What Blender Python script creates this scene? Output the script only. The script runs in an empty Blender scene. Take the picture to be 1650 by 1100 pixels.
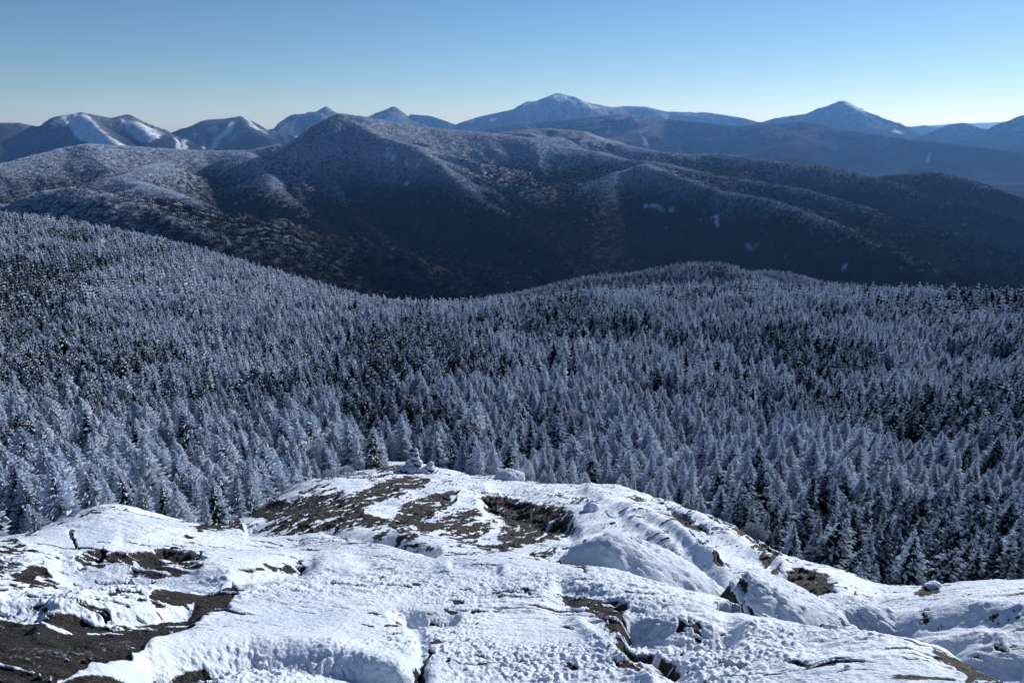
import bpy, math, random, sys, time
import numpy as np
T0 = time.time()
def log(*a): print('[%.1f]' % (time.time() - T0), *a)
random.seed(4)
rng = np.random.default_rng(11)
scene = bpy.context.scene
for_link = scene.collection.objects.link

# ------------------------------------------------------------------ camera
FPX = 1200.0
PITCH = math.radians(16.26)
CP, SP = math.cos(PITCH), math.sin(PITCH)
cam_d = bpy.data.cameras.new('camera')
cam_d.sensor_width = 36.0
cam_d.lens = FPX / 1650.0 * 36.0
cam_d.clip_start = 0.1
cam_d.clip_end = 90000.0
cam = bpy.data.objects.new('camera', cam_d)
for_link(cam)
cam.location = (0, 0, 0)
cam.rotation_euler = (math.pi / 2 - PITCH, 0, 0)
scene.camera = cam

def ray(u, v):
    xc = (np.asarray(u, float) - 825.0) / FPX
    yc = (550.0 - np.asarray(v, float)) / FPX
    return xc, CP + yc * SP, -SP + yc * CP
def azq(u, v):
    """pixel -> azimuth (0 = straight ahead, + = right) and tan(elevation)"""
    dx, dy, dz = ray(u, v)
    return np.arctan2(dx, dy), dz / np.hypot(dx, dy)
def pt(u, v, R):
    a, q = azq(u, v)
    return np.array([R * math.sin(a), R * math.cos(a), R * q])
def proj(x, y, z):
    fy = y * CP - z * SP
    uy = y * SP + z * CP
    fy = np.maximum(fy, 1e-3)
    return 825.0 + FPX * x / fy, 550.0 - FPX * uy / fy

# ------------------------------------------------------------------ noise
def _hash(ix, iy, seed):
    h = (ix.astype(np.uint32) * np.uint32(374761393) + iy.astype(np.uint32) * np.uint32(668265263) + np.uint32(seed * 1442695 % 4294967291))
    h = (h ^ (h >> np.uint32(13))) * np.uint32(1274126177)
    return h ^ (h >> np.uint32(16))
def noise(x, y, seed=0):
    xf = np.floor(x); yf = np.floor(y)
    ix = xf.astype(np.int64).astype(np.uint32); iy = yf.astype(np.int64).astype(np.uint32)
    fx = (x - xf).astype(np.float32); fy = (y - yf).astype(np.float32)
    ux = fx * fx * fx * (fx * (fx * 6 - 15) + 10); uy = fy * fy * fy * (fy * (fy * 6 - 15) + 10)
    def g(ax, ay, dx, dy):
        a = (_hash(ax, ay, seed) & np.uint32(1023)).astype(np.float32) * np.float32(2 * math.pi / 1024)
        return np.cos(a) * dx + np.sin(a) * dy
    one = np.uint32(1)
    n00 = g(ix, iy, fx, fy); n10 = g(ix + one, iy, fx - 1, fy)
    n01 = g(ix, iy + one, fx, fy - 1); n11 = g(ix + one, iy + one, fx - 1, fy - 1)
    return ((n00 * (1 - ux) + n10 * ux) * (1 - uy) + (n01 * (1 - ux) + n11 * ux) * uy) * 1.5
def fbm(x, y, octv=4, seed=0, gain=0.5):
    s = 0.0; a = 1.0; t = 0.0
    for i in range(octv):
        s = s + a * noise(x, y, seed + i * 17); t += a; a *= gain
        x = x * 2.03 + 11.3; y = y * 2.03 - 7.1
    return s / t
def ridged(x, y, octv=4, seed=0):
    s = 0.0; a = 1.0; t = 0.0
    for i in range(octv):
        s = s + a * (1 - 2.2 * np.abs(noise(x, y, seed + i * 31))); t += a; a *= 0.5
        x = x * 2.1 + 3.7; y = y * 2.1 + 9.2
    return s / t
def sstep(a, b, x):
    t = np.clip((x - a) / (b - a), 0, 1)
    return t * t * (3 - 2 * t)

# ------------------------------------------------------------------ mesh helpers
def grid_mesh(name, X, Y, Z, mat, attrs=None, smooth=True):
    n, m = X.shape
    co = np.empty((n * m, 3), np.float32)
    co[:, 0] = X.ravel(); co[:, 1] = Y.ravel(); co[:, 2] = Z.ravel()
    idx = np.arange(n * m, dtype=np.int32).reshape(n, m)
    q = np.stack([idx[:-1, :-1], idx[1:, :-1], idx[1:, 1:], idx[:-1, 1:]], -1).reshape(-1, 4)
    me = bpy.data.meshes.new(name)
    me.vertices.add(n * m); me.vertices.foreach_set('co', co.ravel())
    me.loops.add(q.size); me.loops.foreach_set('vertex_index', q.ravel())
    me.polygons.add(len(q)); me.polygons.foreach_set('loop_start', np.arange(0, q.size, 4, dtype=np.int32))
    me.polygons.foreach_set('use_smooth', np.full(len(q), smooth))
    me.update(calc_edges=True)
    for k, arr in (attrs or {}).items():
        at = me.attributes.new(k, 'FLOAT', 'POINT'); at.data.foreach_set('value', np.asarray(arr, np.float32).ravel())
    me.materials.append(mat)
    o = bpy.data.objects.new(name, me); for_link(o)
    return o
def poly_mesh(name, verts, faces, mat, smooth=False, attrs=None):
    """faces: (n,3) or list of arrays of equal width"""
    me = bpy.data.meshes.new(name)
    verts = np.asarray(verts, np.float32)
    fl = faces if isinstance(faces, list) else [faces]
    loops = np.concatenate([f.ravel() for f in fl]).astype(np.int32)
    starts = []; s = 0
    for f in fl:
        starts.append(s + np.arange(len(f)) * f.shape[1]); s += f.size
    starts = np.concatenate(starts).astype(np.int32)
    me.vertices.add(len(verts)); me.vertices.foreach_set('co', verts.ravel())
    me.loops.add(len(loops)); me.loops.foreach_set('vertex_index', loops)
    me.polygons.add(len(starts)); me.polygons.foreach_set('loop_start', starts)
    me.polygons.foreach_set('use_smooth', np.full(len(starts), smooth))
    me.update(calc_edges=True)
    for k, arr in (attrs or {}).items():
        at = me.attributes.new(k, 'FLOAT', 'POINT'); at.data.foreach_set('value', np.asarray(arr, np.float32).ravel())
    me.materials.append(mat)
    return me

# ------------------------------------------------------------------ node material helper
class NT:
    def __init__(self, name):
        self.m = bpy.data.materials.new(name); self.m.use_nodes = True
        self.t = self.m.node_tree; self.t.nodes.clear()
        self.out = self.t.nodes.new('ShaderNodeOutputMaterial')
    def n(self, typ, ins=None, **kw):
        nd = self.t.nodes.new(typ)
        for k, v in kw.items(): setattr(nd, k, v)
        for k, v in (ins or {}).items():
            s = nd.inputs[k]
            if isinstance(v, bpy.types.NodeSocket): self.t.links.new(v, s)
            else: s.default_value = v
        return nd
    def attr(self, name, typ='GEOMETRY'): return self.n('ShaderNodeAttribute', attribute_name=name, attribute_type=typ).outputs['Fac']
    def mix(self, f, a, b):
        nd = self.n('ShaderNodeMix', data_type='RGBA')
        for s, v in ((nd.inputs[0], f), (nd.inputs[6], a), (nd.inputs[7], b)):
            if isinstance(v, bpy.types.NodeSocket): self.t.links.new(v, s)
            else: s.default_value = v if not isinstance(v, tuple) else (*v, 1) if len(v) == 3 else v
        return nd.outputs[2]
    def math(self, op, a, b=None, c=None, clamp=False):
        nd = self.n('ShaderNodeMath', operation=op, use_clamp=clamp)
        for i, v in enumerate((a, b, c)):
            if v is None: continue
            if isinstance(v, bpy.types.NodeSocket): self.t.links.new(v, nd.inputs[i])
            else: nd.inputs[i].default_value = v
        return nd.outputs[0]
    def smooth(self, x, a, b, lo=0.0, hi=1.0):
        nd = self.n('ShaderNodeMapRange', interpolation_type='SMOOTHSTEP')
        self.t.links.new(x, nd.inputs[0])
        for i, v in zip((1, 2, 3, 4), (a, b, lo, hi)): nd.inputs[i].default_value = v
        return nd.outputs[0]
    def pos(self): return self.n('ShaderNodeNewGeometry').outputs['Position']
    def tex(self, scale, detail=4.0, rough=0.55, vec=None, dist=0.0):
        return self.n('ShaderNodeTexNoise', {'Vector': vec or self.pos(), 'Scale': scale, 'Detail': detail, 'Roughness': rough, 'Distortion': dist}).outputs['Fac']
    def done(self, color, rough=0.8, normal=None, spec=0.3):
        b = self.n('ShaderNodeBsdfPrincipled', {'Roughness': rough, 'Specular IOR Level': spec})
        if isinstance(color, bpy.types.NodeSocket): self.t.links.new(color, b.inputs['Base Color'])
        else: b.inputs['Base Color'].default_value = (*color, 1)
        if normal: self.t.links.new(normal, b.inputs['Normal'])
        self.t.links.new(b.outputs[0], self.out.inputs['Surface'])
        return self.m

SNOW = (0.64, 0.72, 0.86)
ROCK = (0.060, 0.047, 0.042)

# ------------------------------------------------------------------ near terrain: thin plate spline through real points
NEAR = {  # column u: (v, range)   - every row is a point of the ground at that range; hidden dips lie below the sight line
 -150: [(1300,2.0),(1100,3.0),(1000,4.3),(920,6.2),(880,8),(890,11),(865,17),(840,25),(790,40),(705,70),(600,130),(500,230),(430,350),(352,520),(360,700),(430,1000)],
 0:    [(1300,2.0),(1100,3.0),(1000,4.3),(920,6.2),(873,8),(886,11),(862,17),(840,24),(785,40),(700,70),(600,130),(500,230),(430,350),(356,520),(364,700),(430,1000)],
 165:  [(1300,2.0),(1100,3.0),(1000,4.2),(920,6.0),(868,7.6),(818,9.6),(832,13),(842,18),(825,24),(780,36),(700,66),(600,120),(500,220),(430,340),(380,490),(390,650),(450,900)],
 330:  [(1300,2.0),(1100,3.1),(1000,4.2),(930,5.6),(880,7.2),(851,9.0),(856,12),(852,20),(828,26),(780,35),(700,60),(600,110),(500,205),(440,325),(415,430),(425,560),(480,800)],
 495:  [(1300,2.0),(1100,3.0),(1000,4.2),(930,5.6),(880,7.3),(852,8.8),(864,11),(846,13.5),(802,18),(776,22),(796,26),(778,32),(700,52),(600,100),(520,180),(478,290),(464,370),(480,480),(520,650),(560,950)],
 660:  [(1300,2.0),(1100,3.0),(1000,4.2),(930,5.5),(882,7.0),(861,8.0),(874,10.5),(851,13),(802,18),(762,24),(746,28),(764,32),(742,38),(690,52),(600,95),(530,150),(508,230),(506,350),(524,450),(545,600),(580,900)],
 825:  [(1300,2.0),(1100,3.0),(1000,4.1),(940,5.2),(902,6.3),(889,7.0),(903,9.5),(880,12),(831,16),(791,21),(771,26),(787,30),(760,37),(700,51),(620,85),(560,125),(506,210),(500,300),(518,380),(550,520),(590,900)],
 990:  [(1300,1.9),(1100,2.9),(1000,4.0),(950,4.9),(926,5.6),(944,8),(916,10),(851,13.5),(801,18.5),(783,23),(799,27),(775,34),(700,52),(620,85),(550,130),(494,210),(480,280),(500,350),(560,500),(600,900)],
 1155: [(1300,1.9),(1100,2.9),(1020,3.8),(969,4.8),(985,7),(941,9),(881,11.5),(836,15.5),(853,19),(828,26),(760,40),(650,80),(560,135),(492,220),(474,290),(500,370),(570,520),(600,900)],
 1320: [(1300,1.8),(1100,2.8),(1042,3.5),(1009,4.2),(1032,6),(980,8),(932,9.8),(911,11.5),(928,15),(905,21),(820,35),(720,62),(620,105),(540,160),(478,262),(485,310),(530,400),(590,600),(610,900)],
 1485: [(1300,1.8),(1100,2.8),(1051,3.3),(1019,3.9),(1062,5.5),(1004,7.6),(959,9),(943,10.5),(958,14),(930,22),(850,38),(750,65),(650,105),(560,160),(505,220),(482,275),(495,330),(560,430),(600,600),(620,900)],
 1600: [(1300,1.9),(1130,2.7),(1106,3.0),(1140,4.5),(1078,6),(1002,7.8),(956,9),(937,10.6),(952,14),(930,21.5),(850,37),(745,67),(645,110),(560,165),(505,225),(486,278),(500,335),(570,440),(620,900)],
 1720: [(1400,2.0),(1180,2.9),(1150,4.3),(1085,6),(1004,7.8),(958,9),(940,10.8),(955,14),(932,21),(850,36),(740,68),(640,115),(560,170),(508,230),(490,282),(505,340),(580,450),(620,900)],
}
cu, cv, cr = [], [], []
for u, rows in NEAR.items():
    for v, R in rows: cu.append(u); cv.append(v); cr.append(R)
cu = np.array(cu, float); cv = np.array(cv, float); cr = np.array(cr, float)
ca, cq = azq(cu, cv)
KA, KR = 4.0, 1.6
P = np.stack([ca * KA, np.log(cr) * KR], 1)
def _tps(d2): return 0.5 * d2 * np.log(d2 + 1e-12)
n = len(P)
D2 = ((P[:, None] - P[None]) ** 2).sum(-1)
A = np.zeros((n + 3, n + 3)); A[:n, :n] = _tps(D2) + np.eye(n) * 2e-4
A[:n, n] = 1; A[:n, n + 1:] = P; A[n, :n] = 1; A[n + 1:, :n] = P.T
W = np.linalg.solve(A, np.concatenate([cq, [0, 0, 0]]))
GA = np.linspace(-0.86, 0.86, 260); GL = np.linspace(math.log(0.9), math.log(1300.0), 420)
ga, gl = np.meshgrid(GA, GL, indexing='ij')
gq = W[n] + W[n + 1] * ga * KA + W[n + 2] * gl * KR
for i in range(n):
    gq += W[i] * _tps((ga * KA - P[i, 0]) ** 2 + (gl * KR - P[i, 1]) ** 2)
def near_q(a, r):
    """bicubic (Catmull-Rom) lookup of tan(elevation) of the ground seen from the summit"""
    fa = np.clip((a - GA[0]) / (GA[1] - GA[0]), 1, len(GA) - 2.001)
    fl = np.clip((np.log(r) - GL[0]) / (GL[1] - GL[0]), 1, len(GL) - 2.001)
    ia = fa.astype(int); il = fl.astype(int); ta = fa - ia; tl = fl - il
    def w(t): return (-.5*t+t*t-.5*t**3, 1-2.5*t*t+1.5*t**3, .5*t+2*t*t-1.5*t**3, -.5*t*t+.5*t**3)
    wa, wl = w(ta), w(tl); s = 0
    for i in range(4):
        for j in range(4):
            s = s + wa[i] * wl[j] * gq[np.clip(ia + i - 1, 0, len(GA)-1), np.clip(il + j - 1, 0, len(GL)-1)]
    return s
def near_z(x, y):
    r = np.maximum(np.hypot(x, y), 0.95); a = np.arctan2(x, y)
    return near_q(np.clip(a, -0.85, 0.85), r) * r
log('tps')

# ------------------------------------------------------------------ far terrain: ridges as 3D crest lines (u, v, range in km, side slope)
FAR = [
 # main mountain skyline
 ([(-400,300,4.2),(-200,285,4.2),(0,266,4.3),(60,250,4.4),(110,238,4.5),(140,233,4.5),(200,236,4.6),(330,244,4.7),(400,243,4.7),(450,233,4.7),(500,216,4.65),(530,196,4.6),(550,184,4.6),(580,188,4.6),(620,195,4.7),(680,205,4.8),(730,210,4.9),(800,216,5.0),(850,222,5.0),(900,222,5.2)], (.5, .62)),
 ([(800,214,6.0),(840,209,6.0),(880,206,6.0),(940,212,5.9),(985,226,5.8),(1010,235,5.6),(1040,241,5.4),(1110,250,5.3),(1150,248,5.3),(1200,252,5.2),(1260,262,5.1),(1330,268,5.0),(1400,285,4.8),(1450,297,4.7),(1520,330,4.4),(1600,365,4.1)], (.45, .32)),
 # right rim of the dark bowl
 ([(552,185,4.6),(580,202,4.45),(620,222,4.3),(665,234,4.15),(700,256,4.0),(740,292,3.75),(775,325,3.5),(830,352,3.25),(870,378,3.0),(905,412,2.7),(920,440,2.5)], (.34, .95)),
 # left rim
 ([(535,198,4.55),(515,232,4.4),(522,262,4.2),(535,300,3.95),(560,335,3.7),(600,372,3.35),(650,410,3.0)], (.95, .40)),
 ([(400,246,4.6),(430,275,4.2),(448,310,3.8),(485,342,3.45),(540,375,3.1),(610,402,2.8),(690,432,2.5)], (.75, .36)),
 ([(270,262,4.2),(240,270,3.9),(200,288,3.6),(240,300,3.3),(300,320,3.0),(360,352,2.7),(430,378,2.5)], (.75, .32)),
 ([(-300,345,2.9),(-100,338,2.8),(20,330,2.7),(80,309,2.65),(120,303,2.6),(180,316,2.5),(250,337,2.4),(300,366,2.25),(350,390,2.1)], (.32, .62)),
 ([(400,396,2.35),(500,412,2.25),(600,428,2.15),(700,452,2.05),(775,478,1.95)], .42),
 # hill on the right with its lit crest
 ([(880,345,4.4),(900,318,4.3),(960,292,4.1),(1000,277,4.0),(1040,266,3.9),(1100,286,3.7),(1160,309,3.45),(1230,320,3.25),(1290,341,3.0),(1350,366,2.8),(1420,400,2.6),(1500,432,2.4),(1560,462,2.2)], (.28, .88)),
 ([(900,236,5.0),(960,245,4.9),(1010,258,4.7),(1060,262,4.5),(1130,278,4.3),(1200,290,4.1),(1290,305,3.9),(1390,335,3.6),(1500,372,3.3),(1620,410,3.0)], (.34, .36)),
 ([(1000,277,4.0),(985,310,3.6),(960,350,3.25),(935,400,2.8)], (.9, .34)),
 # dark hill further right
 ([(1380,300,5.8),(1430,282,5.8),(1500,275,5.7),(1560,291,5.5),(1620,315,5.2),(1700,345,5.0),(1900,400,4.6)], .42),
 ([(1420,330,4.6),(1500,322,4.5),(1580,340,4.3),(1680,372,4.0),(1850,420,3.7)], .42),
]
FARTHER = [
 ([(640,240,8.5),(720,222,8.6),(800,205,8.8),(870,196,9.0),(930,190,9.0),(1000,184,9.0),(1060,190,9.0),(1130,197,8.8),(1190,203,8.6),(1230,200,8.5),(1290,196,8.5),(1330,203,8.3),(1380,212,8.0),(1450,222,8.0),(1550,233,7.8),(1650,246,7.6),(1800,262,7.4)], .42),
 ([(1230,202,8.4),(1270,210,8.0),(1290,222,7.7),(1260,236,7.2),(1200,250,6.8)], .40),
 ([(1060,192,8.9),(1040,205,8.5),(1010,216,8.0),(960,226,7.5)], .40),
 ([(720,214,14),(745,196,14),(770,188,14),(800,181,14),(850,171,14),(878,157,14),(900,149,14),(922,155,14),(950,166,14),(985,173,14.2),(1010,171,14.5),(1040,172,14.5),(1075,180,14.5),(1140,181,14.3),(1190,189,14),(1222,199,13.6)], .45),
 ([(1222,199,13),(1250,190,12.7),(1300,183,12.5),(1328,173,12.5),(1357,163,12.5),(1378,172,12.5),(1400,182,12.4),(1430,193,12.3),(1448,206,12.2),(1460,218,12)], .55),
 ([(1440,214,17),(1458,206,17),(1490,202,17),(1530,208,17),(1580,214,17)], .4),
 ([(1505,218,11.6),(1518,207,11.6),(1535,200,11.6),(1550,198,11.6),(1568,206,11.5),(1598,209,11.4),(1622,196,11.3),(1650,186,11.2),(1700,176,11),(1800,186,11)], .6),
 ([(-300,190,9),(-100,196,9),(0,198,9),(30,198,9),(60,204,9),(85,197,9),(108,185,9),(130,181,9),(152,185,9.1),(180,190,9.1),(205,184,9.2),(235,201,9.3),(272,217,9.5)], .62),
 ([(128,182,9),(150,196,8.6),(165,212,8.2),(185,228,7.8),(200,245,7.3)], .70),
 ([(205,185,9.2),(225,205,8.8),(250,222,8.4)], .6),
 ([(272,217,10),(300,206,10),(338,192,10),(362,191,10),(386,187,10),(400,192,10),(430,209,10),(450,218,10)], .55),
 ([(387,188,10),(400,205,9.5),(425,222,9.0),(450,240,8.4)], .55),
 ([(425,212,12),(450,197,12),(472,184,12),(500,182,12),(515,181,12),(530,190,12),(560,205,12)], .55),
 ([(505,184,14),(525,171,14),(550,184,14),(580,196,14),(608,181,14),(635,171,14),(660,183,14),(690,185,14),(718,195,13.8),(740,210,13.5)], .55),
 ([(1380,205,32),(1470,204,32),(1540,199,32),(1610,197,32),(1700,199,32)], .3),
]
def add_ridges(X, Y, feats, rs, floor, round_w, seed, gul_amp, nscale):
    wx = X + 140 * fbm(X / 900, Y / 900, 3, seed + 5); wy = Y + 140 * fbm(X / 900, Y / 900, 3, seed + 9)
    Z = np.full(X.shape, floor, np.float64)
    D = np.full(X.shape, 1e9)
    K = 24.0
    for pts, sl in feats:
        slL, slR = sl if isinstance(sl, tuple) else (sl, sl)
        C = np.array([pt(u, v, R * 1000 * rs) for u, v, R in pts])
        best = np.full(X.shape, -1e9); bd = np.full(X.shape, 1e9)
        for i in range(len(C) - 1):
            a, b = C[i], C[i + 1]; ab = b - a; L2 = ab[0] ** 2 + ab[1] ** 2
            t = np.clip(((X - a[0]) * ab[0] + (Y - a[1]) * ab[1]) / L2, 0, 1)
            d = np.hypot(X - a[0] - t * ab[0], Y - a[1] - t * ab[1])
            cr_ = (ab[0] * (Y - a[1]) - ab[1] * (X - a[0])) / (math.sqrt(L2) * 60)
            h = a[2] + t * ab[2] - (slR + (slL - slR) * (.5 + .5 * np.tanh(cr_))) * (np.sqrt(d * d + round_w ** 2) - round_w) * (1 - 0.10 * np.clip(d / 2500, 0, 1))
            up = h > best
            best = np.where(up, h, best); bd = np.where(up, d, bd)
        m = np.maximum(Z, best)
        up = best > Z
        D = np.where(up, bd, D)
        Z = m + K * np.exp(-np.abs(Z - best) / K) * 0.25 * np.clip(np.minimum(bd, D) / 200, 0, 1)
    env = np.clip(D / 520, 0, 1) * np.clip((Z - floor) / 60, 0.15, 1)
    Z = Z + gul_amp * env * (ridged(wx / nscale, wy / nscale, 5, seed) - 0.42)
    Z = Z + 5.0 * np.clip(D / 60, .15, 1) * fbm(X / 90, Y / 90, 4, seed + 3)
    return Z, D

def polar(a0, a1, na, r0, r1, nr):
    a = np.linspace(a0, a1, na); r = np.exp(np.linspace(math.log(r0), math.log(r1), nr))
    Aa, Rr = np.meshgrid(a, r, indexing='ij')
    return Aa, Rr, Rr * np.sin(Aa), Rr * np.cos(Aa)

# polygons in picture coordinates give where slides, ledges and bare patches lie; the masks are stored on the ground
def sdf(U, V, poly):
    poly = np.asarray(poly, float); d = np.full(U.shape, 1e9); inside = np.zeros(U.shape, bool)
    m = len(poly)
    for i in range(m):
        x1, y1 = poly[i]; x2, y2 = poly[(i + 1) % m]
        ex, ey = x2 - x1, y2 - y1
        t = np.clip(((U - x1) * ex + (V - y1) * ey) / (ex * ex + ey * ey + 1e-9), 0, 1)
        d = np.minimum(d, np.hypot(U - x1 - t * ex, V - y1 - t * ey))
        c = ((y1 > V) != (y2 > V)) & (U < (x2 - x1) * (V - y1) / (y2 - y1 + 1e-12) + x1)
        inside ^= c
    return np.where(inside, d, -d)
def sdline(U, V, pts, w):
    d = np.full(U.shape, 1e9)
    for (x1, y1), (x2, y2) in zip(pts[:-1], pts[1:]):
        ex, ey = x2 - x1, y2 - y1
        t = np.clip(((U - x1) * ex + (V - y1) * ey) / (ex * ex + ey * ey + 1e-9), 0, 1)
        d = np.minimum(d, np.hypot(U - x1 - t * ex, V - y1 - t * ey))
    return w - d

QUICK = False
# ---- main mountain
m1a, m1r, X, Y = polar(-0.78, 0.78, 900, 1000, 5600, 800)
Zm, Dm = add_ridges(X, Y, FAR, .8, -520, 30, 3, 84, 430)
# mid hills below the main mountain (small knolls right behind the saddle)
HILL = [
 ([(735,500,0.62),(790,487,0.72),(860,470,0.80),(920,456,0.83),(980,446,0.86),(1040,440,0.86),(1080,431,0.84),(1115,424,0.82),(1150,426,0.80),(1185,441,0.76),(1230,466,0.7)], .42),
 ([(1180,450,1.02),(1205,440,1.03),(1235,437,1.04),(1265,441,1.04),(1300,452,1.0),(1380,462,0.98)], .42),
]
log('far ridges')
UV = proj(X, Y, Zm)
slide = np.zeros(X.shape)
for poly in ([(618,238),(628,236),(640,250),(636,258),(628,262),(618,252)], [(652,252),(658,254),(662,270),(654,266)], [(670,258),(678,256),(680,272),(668,272)], [(650,292),(656,290),(656,296),(650,298)],
             [(1028,330),(1060,330),(1086,334),(1084,339),(1040,336)], [(1150,346),(1158,348),(1158,362),(1152,362)], [(1206,390),(1216,388),(1220,398),(1212,406),(1204,400)], [(1356,425),(1362,424),(1360,432),(1354,434)]):
    slide = np.maximum(slide, sstep(-2.0, 1.5, sdf(UV[0] + 9 * fbm(X / 45, Y / 45, 3, 4), UV[1] + 9 * fbm(X / 45, Y / 45, 3, 8), poly)) * sstep(-.25, .12, fbm(X / 16, Y / 50, 3, 12)))
# ------------------------------------------------------------------ materials of the ground
def mat_mountain(name, big, tree_scale, lo, hi, bump, amt=.80):
    k = NT(name); p = k.pos()
    sep = k.n('ShaderNodeSeparateXYZ', {'Vector': p})
    z = sep.outputs['Z']
    a = k.tex(tree_scale, 3, 0.6, p); b = k.tex(big, 5, 0.6, p)
    frost = k.smooth(k.math('ADD', z, k.math('MULTIPLY', k.math('SUBTRACT', b, 0.5), (hi - lo) * 0.9)), lo, hi)
    f = k.math('MULTIPLY', frost, k.smooth(a, 0.36, 0.64, 0.25, 1.0))
    dark = k.mix(k.tex(big * 2, 3, .5, p), (0.012, 0.014, 0.018), (0.034, 0.028, 0.030))
    col = k.mix(k.math('MULTIPLY', f, amt), dark, (0.52, 0.60, 0.76))
    col = k.mix(k.math('MULTIPLY', k.attr('slide'), k.smooth(k.tex(tree_scale * .5, 3, .6, p), .3, .5, .5, 1.0)), col, SNOW)
    bm = k.n('ShaderNodeBump', {'Height': a, 'Strength': 1.0, 'Distance': bump})
    return k.done(col, 0.9, bm.outputs[0], 0.0)
m_mount = mat_mountain('forested_mountain', 0.0035, 0.13, -320.0, -120.0, 3.5)
m_far = mat_mountain('distant_mountain', 0.0011, 0.02, -450.0, 600.0, 20.0, .52)

mountain = grid_mesh('mountain', X, Y, Zm, m_mount, {'slide': slide})
mountain['kind'] = 'structure'
mX, mY, mZ, mD = X, Y, Zm, Dm

f_a, f_r, X, Y = polar(-0.80, 0.80, 1000, 6500, 56000, 520)
Zf, Df = add_ridges(X, Y, FARTHER, 1.55, -620, 45, 21, 300, 1900)
U, V = proj(X, Y, Zf)
wn = 7 * fbm(X / 260, Y / 260, 3, 41); wm = 5 * fbm(X / 260, Y / 260, 3, 43)
sl = np.zeros(X.shape)
FSL = [  # (polygon, strength, broken)
 ([(100,190),(118,182),(140,184),(160,205),(180,222),(205,236),(150,236),(128,226),(112,205)], .95, .42),
 ([(195,190),(225,195),(262,218),(240,232),(222,228),(205,210)], .9, .55),
 ([(375,197),(384,199),(356,226),(338,246),(330,246),(350,222)], .75, .2), ([(282,222),(288,224),(292,238),(300,222),(304,224),(300,244),(286,246)], .75, .2),
 ([(322,222),(326,222),(334,240),(330,242)], .6, .2), ([(335,205),(352,200),(346,212),(338,214)], .5, .3),
 ([(392,190),(400,190),(420,208),(430,214),(415,210)], .8, .2),
 ([(478,203),(482,203),(480,222),(476,222)], .5, .2), ([(492,212),(497,206),(494,226),(490,226)], .5, .2),
 ([(935,160),(950,166),(972,175),(950,174),(930,168)], .5, .4), ([(880,152),(900,148),(925,156),(910,160),(885,158)], .4, .3),
 ([(1358,164),(1372,166),(1400,178),(1392,182),(1368,172)], .8, .2), ([(1440,208),(1458,214),(1448,216),(1436,213)], 1.0, .0),
 ([(1333,180),(1336,180),(1335,192),(1332,192)], .5, .1), ([(1318,226),(1350,232),(1352,244),(1335,242)], .35, .4),
 ([(1493,246),(1498,246),(1498,262),(1494,262)], .5, .2), ([(1028,208),(1040,222),(1046,240),(1042,240),(1034,222)], .35, .1),
]
for poly, s, br in FSL:
    d = sdf(U + wn, V + wm, poly)
    m = sstep(-1.2, 1.5, d) * s
    if br: m = m * sstep(br - .45, br, fbm(X / 95 + Y / 300, Y / 110, 4, 57) * .5 + .5)
    sl = np.maximum(sl, m)
farm = grid_mesh('distant_mountains', X, Y, Zf, m_far, {'slide': sl})
farm['kind'] = 'structure'
del U, V, wn, wm, sl

# valley floor sheet reaching the horizon
k = NT('valley_ground'); m_valley = k.done(k.mix(k.tex(0.002, 5, .6), (0.02, 0.022, 0.026), (0.06, 0.065, 0.08)), 0.95, None, 0.0)
va, vr, X, Y = polar(-math.pi, math.pi, 97, 120, 57000, 60)
vz = np.where((np.abs(va) < 0.9) | (vr > 900), -640.0, -640 + (900 - np.minimum(vr, 900)) * 0.45)
valley = grid_mesh('valley', X, Y, vz, m_valley); valley['kind'] = 'structure'
log('far meshes')

# ------------------------------------------------------------------ forest floor (near) and knolls behind the saddle
def floor_z(x, y):
    r = np.hypot(x, y)
    z = near_z(x, y) + np.clip((r - 30) / 60, 0, 1) * (2.6 * fbm(x / 30, y / 30, 3, 71) + 0.9 * fbm(x / 9, y / 9, 2, 72))
    return z
def hill_z(x, y):
    Z = np.full(x.shape, -640.0)
    for pts, slp in HILL:
        C = np.array([pt(u, v + 3, R * 1000) for u, v, R in pts])
        for i in range(len(C) - 1):
            a, b = C[i], C[i + 1]; ab = b - a; L2 = ab[0] ** 2 + ab[1] ** 2
            t = np.clip(((x - a[0]) * ab[0] + (y - a[1]) * ab[1]) / L2, 0, 1)
            d = np.hypot(x - a[0] - t * ab[0], y - a[1] - t * ab[1])
            Z = np.maximum(Z, a[2] + t * ab[2] - slp * (np.sqrt(d * d + 400) - 20))
    return Z + 4 * fbm(x / 70, y / 70, 3, 77)
k = NT('forest_floor'); nz = k.tex(0.6, 4, .6)
m_floor = k.done(k.mix(k.smooth(nz, .42, .62), (0.025, 0.027, 0.030), (0.20, 0.24, 0.32)), 0.9, None, 0.0)
fa_, fr_, X, Y = polar(-0.84, 0.84, 560, 27, 1290, 640)
Zn = floor_z(X, Y) - 0.45 * (1 - sstep(36, 44, fr_))
Zn = Zn - 60 * sstep(900, 1290, fr_)
forest_floor = grid_mesh('forest_floor', X, Y, Zn, m_floor); forest_floor['kind'] = 'structure'
nX, nY, nZ = X, Y, Zn
ha_, hr_, X, Y = polar(-0.25, 0.60, 300, 430, 1600, 240)
Zh = hill_z(X, Y)
knoll = grid_mesh('knoll_hills', X, Y, Zh, m_floor); knoll['kind'] = 'structure'

# ------------------------------------------------------------------ the snowy summit ledges
NA, NR = (2000, 1250)
la, lr, X, Y = polar(-0.78, 0.78, NA, 1.55, 41, NR)
B = near_q(la, lr) * lr
U, V = proj(X, Y, B)
w1 = fbm(X / .55, Y / .55, 4, 101); w2 = fbm(X / .55, Y / .55, 4, 109)
sc = np.clip(lr / 9, .35, 1.6)
big = fbm(X / 1.7, Y / 1.7, 3, 121)
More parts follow.
